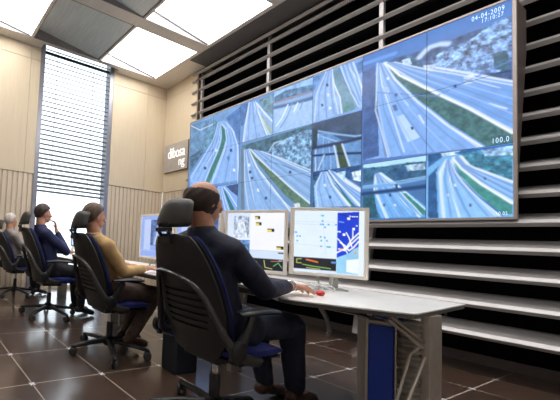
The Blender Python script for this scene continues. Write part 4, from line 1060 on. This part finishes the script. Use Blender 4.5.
# ------------------------------------------------------------------ chairs
def back_y(z):
    pts = [(.44, -.175), (.50, -.18), (.60, -.20), (.75, -.25), (.90, -.305), (1.0, -.345), (1.12, -.40)]
    for (a, ya), (b_, yb) in zip(pts, pts[1:]):
        if z <= b_: return ya + (yb - ya) * (z - a) / (b_ - a)
    return pts[-1][1]
def back_w(z):
    pts = [(.44, .13), (.47, .16), (.56, .205), (.70, .225), (.85, .215), (.95, .195), (1.03, .168), (1.08, .142), (1.105, .115), (1.115, .08)]
    for (a, ya), (b_, yb) in zip(pts, pts[1:]):
        if z <= b_: return ya + (yb - ya) * (z - a) / (b_ - a)
    return pts[-1][1]
def make_chair(loc, rz, label, base_rot):
    t = thing('office_chair', label, 'chair', (loc[0], loc[1], 0), rz, 'black office chairs with headrests')
    # five star base
    s = MB()
    s.lathe([(.055, .085), (.06, .10), (.055, .15), (.036, .165)], n=16)
    R = .355
    for k in range(5):
        a = base_rot + k * 2 * PI / 5
        u = Vector((math.cos(a), math.sin(a), 0))
        p0, p1 = u * .03 + Vector((0, 0, .125)), u * R + Vector((0, 0, .085))
        s.tube([p0, u * .18 + Vector((0, 0, .112)), p1, u * (R + .02) + Vector((0, 0, .078))], [.034, .029, .022, .012], 8, sx=1, sy=.75)
    s.build('star_base', M['black_plastic'], t, smooth=True)
    for k in range(5):
        a = base_rot + k * 2 * PI / 5
        u = Vector((math.cos(a), math.sin(a), 0)); v = Vector((-u.y, u.x, 0)) if k % 2 else Vector((u.x * .5 - u.y * .8, u.y * .5 + u.x * .8, 0)).normalized()
        c = u * R + Vector((0, 0, .036))
        s = MB()
        for sgn in (-1, 1):
            s.lathe([(.012, -.010), (.030, -.012), (.036, -.006), (.036, .006), (.030, .012), (.012, .010)], c + v * sgn * .020, v, 16)
        s.tube([c - v * .022, c + v * .022], .009, 8); s.tube([c, c + Vector((0, 0, .055))], .010, 8)
        s.build('caster', M['caster'], t, smooth=True)
    s = MB(); s.lathe([(.030, .15), (.030, .29), (.026, .30)], n=14); s.build('column_cover', M['black_plastic'], t, smooth=True)
    s = MB(); s.lathe([(.020, .28), (.020, .41)], n=14); s.build('gas_lift', M['chrome'], t, smooth=True)
    s = MB(); s.span((-.12, -.14, .40), (.12, .12, .448)); s.span((-.20, -.05, .412), (.20, .03, .44)); s.build('seat_mechanism', M['black_plastic'], t, bevel=.012)
    # seat: dark pan and blue cushion
    def seat_grid(mb, zt, zb, g):
        nx, ny = 15, 15
        V = []
        for top in (1, 0):
            for j in range(ny):
                for i in range(nx):
                    u, v = -1 + 2 * i / (nx - 1), -1 + 2 * j / (ny - 1)
                    r = max(abs(u), abs(v)); l = math.hypot(u, v)
                    f = 1.0 if l == 0 else (r / l) ** .35
                    x, y = u * f * (.245 + g), .065 + v * f * (.245 + g)
                    edge = max(abs(u), abs(v)) ** 6
                    z = (zt - .022 * edge - .018 * max(0, v) ** 3 + .014 * u * u) if top else (zb + .018 * edge)
                    V.append((x, y, z))
        n = nx * ny
        F = []
        for j in range(ny - 1):
            for i in range(nx - 1):
                q = (j * nx + i, j * nx + i + 1, (j + 1) * nx + i + 1, (j + 1) * nx + i)
                F.append(q); F.append(tuple(k + n for k in q[::-1]))
        ring = [i for i in range(nx)] + [j * nx + nx - 1 for j in range(1, ny)] + [(ny - 1) * nx + i for i in range(nx - 2, -1, -1)] + [j * nx for j in range(ny - 2, 0, -1)]
        for a, b_ in zip(ring, ring[1:] + ring[:1]): F.append((a, b_, b_ + n, a + n))
        mb.add(V, F)
    s = MB(); seat_grid(s, .515, .458, 0); s.build('seat', M['blue_fabric'], t, smooth=True)
    s = MB(); seat_grid(s, .462, .436, -.01); s.build('seat_pan', M['black_plastic'], t, smooth=True)
    # back: curved shell with slots, blue cushion in front
    def back_grid(mb, off, th, dw, z0, z1, nz, nx, skip=None):
        V = []
        for side in (0, 1):
            for j in range(nz + 1):
                z = z0 + (z1 - z0) * j / nz
                for i in range(nx + 1):
                    u = -1 + 2 * i / nx
                    x = u * (back_w(z) + dw)
                    y = back_y(z) + off + .05 * u * u - side * th
                    V.append((x, y, z))
        n = (nz + 1) * (nx + 1); F = []
        for j in range(nz):
            for i in range(nx):
                if skip and skip(j, i): continue
                a = j * (nx + 1) + i
                q = (a, a + 1, a + nx + 2, a + nx + 1)
                F.append(q); F.append(tuple(k + n for k in q[::-1]))
                for (e0, e1, dj, di) in ((q[0], q[1], -1, 0), (q[1], q[2], 0, 1), (q[2], q[3], 1, 0), (q[3], q[0], 0, -1)):
                    jj, ii = j + dj, i + di
                    if jj < 0 or jj >= nz or ii < 0 or ii >= nx or (skip and skip(jj, ii)):
                        F.append((e0, e0 + n, e1 + n, e1))
        mb.add(V, F)
    s = MB()
    back_grid(s, -.032, .014, 0, .45, 1.115, 52, 16, lambda j, i: 11 <= j <= 28 and j % 3 == 0 and 3 <= i <= 12)
    s.build('back_shell', M['dark_plastic'], t, smooth=True)
    s = MB(); back_grid(s, .018, .040, .008, .51, 1.10, 24, 12); cu = s.build('back_cushion', M['dark_fabric'], t, smooth=True)
    s = MB(); zs = [.52 + .02 * q for q in range(30)]
    edge = [(-(back_w(z) + .008), back_y(z) + .048, z) for z in zs] + [(back_w(z) + .008, back_y(z) + .048, z) for z in zs[::-1]]
    s.tube(edge, .009, 6); s.build('piping', M['blue_fabric'], cu, smooth=True)
    # yoke behind the back
    s = MB()
    arc = [(.262, .0, .46), (.272, -.12, .49), (.268, -.23, .56), (.25, -.315, .68), (.215, -.37, .80), (.15, -.405, .87), (.05, -.412, .90), (-.03, -.40, .908), (-.09, -.378, .906), (-.135, -.348, .885), (-.163, -.315, .79), (-.205, -.255, .65), (-.255, -.18, .51), (-.262, 0, .46)]
    sm = []
    for i in range(len(arc) - 1):
        p0, p1, p2, p3 = (Vector(arc[max(0, min(len(arc) - 1, q))]) for q in (i - 1, i, i + 1, i + 2))
        for k in range(4):
            u = k / 4
            sm.append(.5 * ((2 * p1) + (p2 - p0) * u + (2 * p0 - 5 * p1 + 4 * p2 - p3) * u * u + (3 * p1 - p0 - 3 * p2 + p3) * u ** 3))
    sm.append(Vector(arc[-1]))
    s.tube(sm, [.030 - .011 * min(1, max(0, (p.z - .5) / .3)) for p in sm], 8, sx=.62, sy=1.0, up=(0, 1, 0)); s.build('back_frame', M['arc_plastic'], t, smooth=True)
    for sgn in (-1, 1):
        s = MB(); s.lathe([(.050, -.016), (.056, -.006), (.056, .010), (.044, .018), (.020, .020)], (sgn * .278, -.19, .535), (sgn, 0, 0), 18); s.build('pivot_cap', M['black_plastic'], t, smooth=True)
        s = MB()
        s.tube([(sgn * .268, -.20, .47), (sgn * .275, -.19, .53), (sgn * .272, -.12, .62), (sgn * .262, -.06, .705)], [.026, .032, .028, .024], 10, sx=.7, sy=1.15)
        s.build('arm_post', M['black_plastic'], t, smooth=True)
        s = MB(); P = []
        for q in range(13):
            y = -.17 + q * .0275
            P.append((sgn * .26, y, .718 + .010 * math.sin(q / 12 * PI)))
        s.tube(P, [.02, .034, .040, .042, .042, .042, .042, .042, .042, .041, .040, .034, .02], 12, sx=1.0, sy=.42)
        s.build('armrest', M['black_plastic'], t, smooth=True)
    # headrest
    s = MB()
    nz, nx = 10, 12; V = []
    for side in (0, 1):
        for j in range(nz + 1):
            v = j / nz; z = 1.15 + .17 * v
            ww = .132 - .036 * v - .03 * max(0, abs(v - .5) * 2) ** 6
            for i in range(nx + 1):
                u = -1 + 2 * i / nx
                e = max(abs(u), abs(2 * v - 1)) ** 8
                th = .026 * (1 - .8 * e)
                y = -.44 + .05 * v + .05 * u * u + .02 * (v - .5) ** 2 * 4 * .5
                V.append((u * ww, y + (th if side == 0 else -th), z + .012 * (v - .5) * -u * u))
    n = (nz + 1) * (nx + 1); F = []
    for j in range(nz):
        for i in range(nx):
            a = j * (nx + 1) + i; q = (a, a + 1, a + nx + 2, a + nx + 1)
            F.append(q); F.append(tuple(k + n for k in q[::-1]))
    ring = [i for i in range(nx + 1)] + [j * (nx + 1) + nx for j in range(1, nz + 1)] + [nz * (nx + 1) + i for i in range(nx - 1, -1, -1)] + [j * (nx + 1) for j in range(nz - 1, 0, -1)]
    for a, b_ in zip(ring, ring[1:] + ring[:1]): F.append((a, b_, b_ + n, a + n))
    s.add(V, F); s.build('headrest', M['headrest'], t, smooth=True)
    s = MB()
    for sgn in (-1, 1):
        s.tube([(sgn * .035, -.425, 1.09), (sgn * .035, -.455, 1.13), (sgn * .04, -.445, 1.165), (sgn * .04, -.425, 1.20)], .011, 8)
    s.span((-.055, -.462, 1.125), (.055, -.440, 1.148)); s.span((-.045, -.452, 1.06), (.045, -.425, 1.10))
    s.build('headrest_bracket', M['black_plastic'], t, bevel=.004)
    return t
HUB = [(-1.345, 1.70), (-2.52, 1.73), (-3.95, 1.70), (-5.42, 1.66)]
make_chair(HUB[0], 0, 'black office chair under the man in the navy jacket', math.radians(-124))
make_chair(HUB[1], 0, 'black office chair under the man in the tan sweater', math.radians(-25))
make_chair(HUB[2], 0, 'black office chair under the man in the navy shirt resting his chin', math.radians(-55)).scale = (1.05, 1.05, 1.05)
make_chair(HUB[3], .2, 'black office chair under the grey shirted person by the wood wall', math.radians(10))

# ------------------------------------------------------------------ people
def fuse(mb, name, mats, voxel, smooth_it, parent=None, displace=0):
    """one continuous skin over overlapping shapes"""
    me = bpy.data.meshes.new('tmp'); me.from_pydata(mb.v, [], mb.f)
    bm = bmesh.new(); bm.from_mesh(me); bmesh.ops.recalc_face_normals(bm, faces=bm.faces); bm.to_mesh(me); bm.free()
    o = bpy.data.objects.new('tmp', me); C.objects.link(o)
    r = o.modifiers.new('r', 'REMESH'); r.mode = 'VOXEL'; r.voxel_size = voxel; r.use_smooth_shade = True
    s = o.modifiers.new('s', 'SMOOTH'); s.factor = .5; s.iterations = smooth_it
    if displace:
        tx = bpy.data.textures.new('folds', 'CLOUDS'); tx.noise_scale = .09
        d = o.modifiers.new('d', 'DISPLACE'); d.texture = tx; d.strength = displace; d.mid_level = .5
    dg = bpy.context.evaluated_depsgraph_get()
    m2 = bpy.data.meshes.new_from_object(o.evaluated_get(dg))
    bpy.data.objects.remove(o)
    m2.name = name; m2.materials.clear()
    for m in (mats if isinstance(mats, (list, tuple)) else [mats]): m2.materials.append(m)
    m2.polygons.foreach_set('use_smooth', [True] * len(m2.polygons))
    ob = bpy.data.objects.new(name, m2); C.objects.link(ob); ob.parent = parent
    return ob

def hand(mb, wrist, d, n, side, curl, k=1.0):
    """palm and five bent fingers: d finger direction, n out of the palm, side +1 thumb along d x n"""
    d = Vector(d).normalized(); n = (Vector(n) - d * Vector(n).dot(d)).normalized(); sx = d.cross(n) * side
    w = Vector(wrist)
    pl = w + d * .085 * k
    for a in (-.030, -.010, .010, .030):
        mb.cap(w + d * .012 * k + sx * a * .55 * k, pl + sx * a * k, .0165 * k, .0125 * k, 10)
    mb.cap(w + d * .02 * k + sx * .012 * k, w + d * .05 * k + sx * .034 * k + n * .006 * k, .017 * k, .013 * k, 10)
    for a, L in ((.031, .072), (.0105, .082), (-.0105, .076), (-.031, .060)):
        p = pl + sx * a * k; v = d.copy(); ang = curl * .55
        spread = sx * (a * 2.2)
        for seg, rr in ((.45, .0092), (.30, .0084), (.25, .0074)):
            ang += curl * .5 * (1 if seg < .45 else 0)
            v = (d * math.cos(ang) + n * math.sin(ang) + spread).normalized()
            q = p + v * L * seg * k
            mb.cap(p, q, rr * k, rr * .93 * k, 9); p = q
    p = w + d * .028 * k + sx * .030 * k
    v = (d * .62 + sx * .72 + n * .25).normalized(); q = p + v * .036 * k; mb.cap(p, q, .0125 * k, .0105 * k, 9)
    v = (d * .9 + sx * .22 + n * .35).normalized(); r = q + v * .030 * k; mb.cap(q, r, .0102 * k, .0090 * k, 9)
    v = (d * .95 + n * .4).normalized(); mb.cap(r, r + v * .022 * k, .0090 * k, .0078 * k, 9)

def person(label, loc, J, cloth, hair, face, k=1.0, voxel=.0065):
    """J: joints in the chair's frame (facing +y)"""
    g = {n: Vector(p) for n, p in J.items() if not n.startswith('hand') and n not in ('collar', 'hk')}
    hd, yaw, pitch = g['head'], face[0], face[1]
    HM = Matrix.Rotation(yaw, 3, 'Z') @ Matrix.Rotation(pitch, 3, 'X')
    def hp(x, y, z): return hd + HM @ (Vector((x, y, z)) * k)
    b = MB()
    # head
    def ball(c, r): b.ball(hp(*c), tuple(q * k for q in r), 20, 14, HM)
    ball((0, -.012, .028), (.076, .098, .092)); ball((0, .012, .0), (.070, .086, .085)); ball((0, .032, -.055), (.056, .064, .058))
    ball((0, .066, -.088), (.028, .026, .022)); ball((0, .080, .024), (.050, .016, .012))
    b.cap(hp(0, .096, .012), hp(0, .117, -.022), .009 * k, .0145 * k, 10)
    for sx in (-1, 1):
        b.ball(hp(sx * .012, .108, -.026), .009 * k, 10, 7); b.ball(hp(sx * .033, .088, -.018), (.020 * k, .014 * k, .018 * k), 10, 7, HM)
        b.ball(hp(sx * .077, -.008, -.004), (.009 * k, .019 * k, .032 * k), 12, 8, HM)
        b.ball(hp(sx * .031, .084, .006), .0125 * k, 10, 7)
    b.cap(hp(-.018, .099, -.054), hp(.018, .099, -.054), .0075 * k, .0075 * k, 8); b.cap(hp(-.014, .097, -.066), hp(.014, .097, -.066), .008 * k, .008 * k, 8)
    b.cap(hp(0, -.03, -.05), g['neck'], .058 * k, .066 * k, 16)
    # torso and limbs under the clothes
    b.cap(g['neck'], g['chest'], .06 * k, .12 * k, 16); b.cap(g['chest'], g['pelvis'], .13 * k, .13 * k, 16)
    for s in 'LR':
        b.cap(g['chest'] * .4 + g['neck'] * .6, g['sh' + s], .06 * k, .052 * k); b.cap(g['sh' + s], g['el' + s], .050 * k, .040 * k); b.cap(g['el' + s], g['wr' + s], .039 * k, .027 * k)
        b.cap(g['pelvis'], g['hip' + s], .11 * k, .09 * k); b.cap(g['hip' + s], g['kn' + s], .082 * k, .055 * k); b.cap(g['kn' + s], g['an' + s], .052 * k, .038 * k)
        b.cap(g['an' + s], g['to' + s], .036 * k, .026 * k)
        dd, nn, cu = J.get('hand' + s, ((0, 1, -.1), (0, 0, -1), .5))
        hand(b, g['wr' + s], dd, nn, (1 if s == 'L' else -1), cu, k * J.get('hk', 1.0))
    o = fuse(b, 'person', [M['skin'], M['eye'], M['lip'], M[hair[0]]], voxel, 4)
    inv = HM.transposed()
    me = o.data
    for p in me.polygons:
        q = inv @ (p.center - hd) / k
        if abs(q.z) > .12 or q.y < .05: continue
        for sx in (-1, 1):
            if (q - Vector((sx * .031, .094, .006))).length < .0085: p.material_index = 1
            if abs(q.x - sx * .032) < .018 and abs(q.z - .031) < .0045 and q.y > .07: p.material_index = 3
        if abs(q.x) < .022 and abs(q.z + .060) < .009 and q.y > .088: p.material_index = 2
    o.location = (loc[0], loc[1], 0)
    tag(o, label, 'person')
    # clothes
    top, trousers, shoe = cloth
    c = MB()
    c.cap(g['neck'] + Vector((0, 0, -.045)), g['chest'], .085 * k, .150 * k, 18); c.cap(g['chest'], g['waist'], .155 * k, .145 * k, 18); c.cap(g['waist'], g['pelvis'] + Vector((0, .0, .02)), .145 * k, .150 * k, 18)
    for s in 'LR':
        c.cap(g['neck'] + Vector((0, 0, -.05)), g['sh' + s], .07 * k, .073 * k, 14)
        c.cap(g['chest'], g['sh' + s] * .7 + g['chest'] * .3, .12 * k, .09 * k, 14)
        c.cap(g['sh' + s], g['el' + s], .072 * k, .058 * k, 14)
        e = g['el' + s]; w = g['wr' + s]
        c.cap(e, e + (w - e) * .80, .058 * k, .041 * k, 14)
    fuse(c, 'jacket' if 'jacket' in top else ('sweater' if top == 'tan' else 'shirt'), M[top.replace('_jacket', '')] if top == 'navy_jacket' else M[top], voxel * 1.35, 7, o, .012)
    if J.get('collar'):
        s = MB(); s.tube([g['neck'] + Vector((.068 * math.cos(a * PI / 8), .068 * math.sin(a * PI / 8), -.012)) for a in range(16)], .016, 8, closed=True); s.build('collar', M[J['collar']], o, smooth=True)
    c = MB()
    c.cap(g['hipL'], g['hipR'], .125 * k, .125 * k, 16)
    c.cap(g['pelvis'] + Vector((0, 0, .04)), g['pelvis'], .14 * k, .14 * k, 16)
    for s in 'LR':
        c.cap(g['hip' + s], g['kn' + s], .100 * k, .073 * k, 16)
        kn, an = g['kn' + s], g['an' + s]
        c.cap(kn, kn + (an - kn) * .5, .072 * k, .064 * k, 16); c.cap(kn + (an - kn) * .5, kn + (an - kn) * .92, .064 * k, .056 * k, 16)
    fuse(c, 'trousers', M[trousers], voxel * 1.35, 7, o, .012)
    for s in 'LR':
        c = MB(); an, to = g['an' + s], g['to' + s]
        dz = Vector((0, 0, -.030))
        bk = (to - an); bk.z = 0; bk.normalize()
        c.cap(an - bk * .045 + dz, an + bk * .03 + dz, .040 * k, .040 * k, 14); c.cap(an + bk * .02 + dz, to, .042 * k, .036 * k, 14); c.cap(an, an + Vector((0, 0, .03)), .045 * k, .046 * k, 14)
        sh = fuse(c, 'shoe', M[shoe], voxel * 1.2, 4, o)
    # hair
    kind = hair[1]
    hv = MB(); n, m = 80, 60
    V = []; keep = {}
    for i in range(m + 1):
        th = PI * i / m
        for j in range(n):
            a = 2 * PI * j / n
            q = Vector((math.sin(th) * math.cos(a), math.sin(th) * math.sin(a), math.cos(th)))
            wob = 1 + .03 * math.sin(a * 9 + th * 5) * math.sin(th * 7 + a)
            V.append((q.x * .084 * wob, -.012 + q.y * .106 * wob, .022 + q.z * .104 * wob))
    F = []
    for i in range(m):
        for j in range(n):
            q = (i * n + j, (i + 1) * n + j, (i + 1) * n + (j + 1) % n, i * n + (j + 1) % n)
            cx = sum((Vector(V[t_]) for t_ in q), Vector()) / 4
            line = .075 if cx.z > .07 else (.045 - (.07 - cx.z) * .75)     # hairline moves back towards the ears
            ok = cx.y < line and cx.z > -.075 + .35 * max(0, cx.y + .02) + (.02 if cx.y > -.02 else 0)
            if kind == 'bald': ok = cx.z > -.078 + .35 * max(0, cx.y + .02) and cx.z < .062 - .25 * max(0, cx.y + .05) and cx.y < .022
            if ok: F.append(q)
    V2 = [tuple(hp(*p)) for p in V]
    hv.add(V2, F)
    h = hv.build('hair', M[hair[0]], o, smooth=True)
    sd = h.modifiers.new('thick', 'SOLIDIFY'); sd.thickness = .012 * k; sd.offset = .2
    return o

P1 = dict(head=(0, -.15, 1.315), neck=(0, -.155, 1.165), chest=(0, -.13, .95), waist=(0, -.06, .76), pelvis=(0, -.03, .64),
          shR=(.165, -.12, 1.035), elR=(.19, .14, .83), wrR=(.125, .50, .838), shL=(-.185, -.12, 1.06), elL=(-.24, .18, .86), wrL=(-.16, .50, .845),
          hipR=(.09, .08, .60), knR=(.085, .60, .575), anR=(.045, .735, .11), toR=(.05, .93, .035), hipL=(-.10, .06, .60), knL=(-.11, .52, .56), anL=(-.10, .64, .11), toL=(-.10, .83, .035),
          handR=((-.05, 1, -.02), (0, 0, -1), .5), handL=((.1, 1, -.02), (0, 0, -1), .5), collar='navy', hk=1.2)
p1 = person('balding man in a navy jacket seated nearest, forearm resting on the white desk', HUB[0], P1, ('navy_jacket', 'jeans', 'shoe_brown'), ('hair_dark', 'bald'), (-.12, -.12), 1.06, .0062)
s = MB(); w0 = Vector(P1['elR']); w1 = Vector(P1['wrR']); dd = (w1 - w0).normalized(); c0 = w1 - dd * .002
s.tube([c0 - dd * .012, c0 + dd * .012], .036, 18); s.ball(c0 + Vector((.0, .0, .030)), (.019, .019, .008), 14, 8); s.build('wristwatch', M['watch'], p1, smooth=True)
s = MB()

P2 = dict(head=(0, -.235, 1.275), neck=(0, -.225, 1.12), chest=(0, -.13, .91), waist=(0, -.07, .73), pelvis=(0, -.04, .64),
          shR=(.175, -.19, 1.01), elR=(.205, -.02, .79), wrR=(.18, .27, .825), shL=(-.175, -.19, 1.01), elL=(-.21, -.02, .79), wrL=(-.14, .28, .825),
          hipR=(.09, -.05, .59), knR=(.12, .44, .575), anR=(.10, .17, .17), toR=(.11, .33, .10), hipL=(-.09, -.05, .59), knL=(-.12, .46, .575), anL=(-.08, .24, .17), toL=(-.08, .40, .10),
          handR=((-.15, 1, -.02), (0, 0, -1), .5), handL=((.15, 1, -.02), (0, 0, -1), .5), collar='tan')
person('man in a tan sweater and brown trousers, feet tucked back on the chair base', HUB[1], P2, ('tan', 'brown_trousers', 'shoe_brown'), ('hair_brown', 'full'), (-.05, -.05), 1.0, .0068)

P3 = dict(head=(0, -.15, 1.31), neck=(0, -.175, 1.16), chest=(0, -.13, .94), waist=(0, -.07, .75), pelvis=(0, -.04, .64),
          shR=(.175, -.16, 1.05), elR=(.14, .14, .845), wrR=(.06, .02, 1.11), shL=(-.175, -.16, 1.05), elL=(-.22, .10, .85), wrL=(-.08, .34, .83),
          hipR=(.09, -.02, .59), knR=(.11, .40, .575), anR=(.10, .42, .12), toR=(.10, .60, .04), hipL=(-.09, -.02, .59), knL=(-.11, .40, .575), anL=(-.10, .44, .12), toL=(-.10, .62, .04),
          handR=((-.15, -.12, 1), (-.3, -1, 0), .95), handL=((.25, 1, -.02), (0, 0, -1), .5), collar='navy_shirt')
p3 = person('man in a navy shirt resting his chin on his hand, against the bright blind', HUB[2], P3, ('navy_shirt', 'black_trousers', 'shoe_black'), ('hair_dark', 'full'), (-.05, -.05), 1.0, .0075)

P4 = dict(head=(0, -.16, 1.32), neck=(0, -.18, 1.17), chest=(0, -.13, .95), waist=(0, -.07, .76), pelvis=(0, -.04, .64),
          shR=(.18, -.17, 1.06), elR=(.22, .02, .84), wrR=(.18, .30, .825), shL=(-.18, -.17, 1.06), elL=(-.22, .02, .84), wrL=(-.15, .30, .825),
          hipR=(.09, -.02, .59), knR=(.11, .40, .575), anR=(.10, .42, .12), toR=(.10, .60, .04), hipL=(-.09, -.02, .59), knL=(-.11, .40, .575), anL=(-.10, .44, .12), toL=(-.10, .62, .04))
p4 = person('grey haired person in a pale grey shirt at the left edge', HUB[3], P4, ('grey_shirt', 'black_trousers', 'shoe_black'), ('hair_grey', 'full'), (0, 0), 1.02, .0085)

p3.scale = (1.05, 1.05, 1.05); p4.rotation_euler = (0, 0, .2)
# ------------------------------------------------------------------ light, world, camera
w = bpy.data.worlds.new('sky'); SC.world = w; w.use_nodes = True
bg = w.node_tree.nodes['Background']
bg.inputs['Color'].default_value = (.90, .95, 1.0, 1); bg.inputs['Strength'].default_value = 2.5

def look(yaw, pitch, roll):
    fw = Vector((-math.sin(yaw), math.cos(yaw), 0)); rt = Vector((math.cos(yaw), math.sin(yaw), 0)); up = Vector((0, 0, 1))
    f2 = fw * math.cos(pitch) + up * math.sin(pitch); u2 = up * math.cos(pitch) - fw * math.sin(pitch)
    r3 = rt * math.cos(roll) + u2 * math.sin(roll); u3 = u2 * math.cos(roll) - rt * math.sin(roll)
    return Matrix((r3, u3, -f2)).transposed()
cd = bpy.data.cameras.new('camera'); cam = bpy.data.objects.new('camera', cd); C.objects.link(cam)
cam.matrix_world = Matrix.Translation((0, 0, 1.05)) @ look(1.1437, .0455, .0605).to_4x4()
cd.sensor_fit = 'HORIZONTAL'; cd.sensor_width = 36.0; cd.lens = 313.1095 / 560 * 36
cd.shift_x = (280 - 59.7766) / 560; cd.shift_y = (224.5451 - 200) / 560
cd.clip_start = .05; cd.clip_end = 200
SC.camera = cam
vs = SC.view_settings
vs.view_transform = 'Standard'; vs.look = 'None'; vs.gamma = 1.0; vs.use_curve_mapping = False; vs.exposure = 0.0
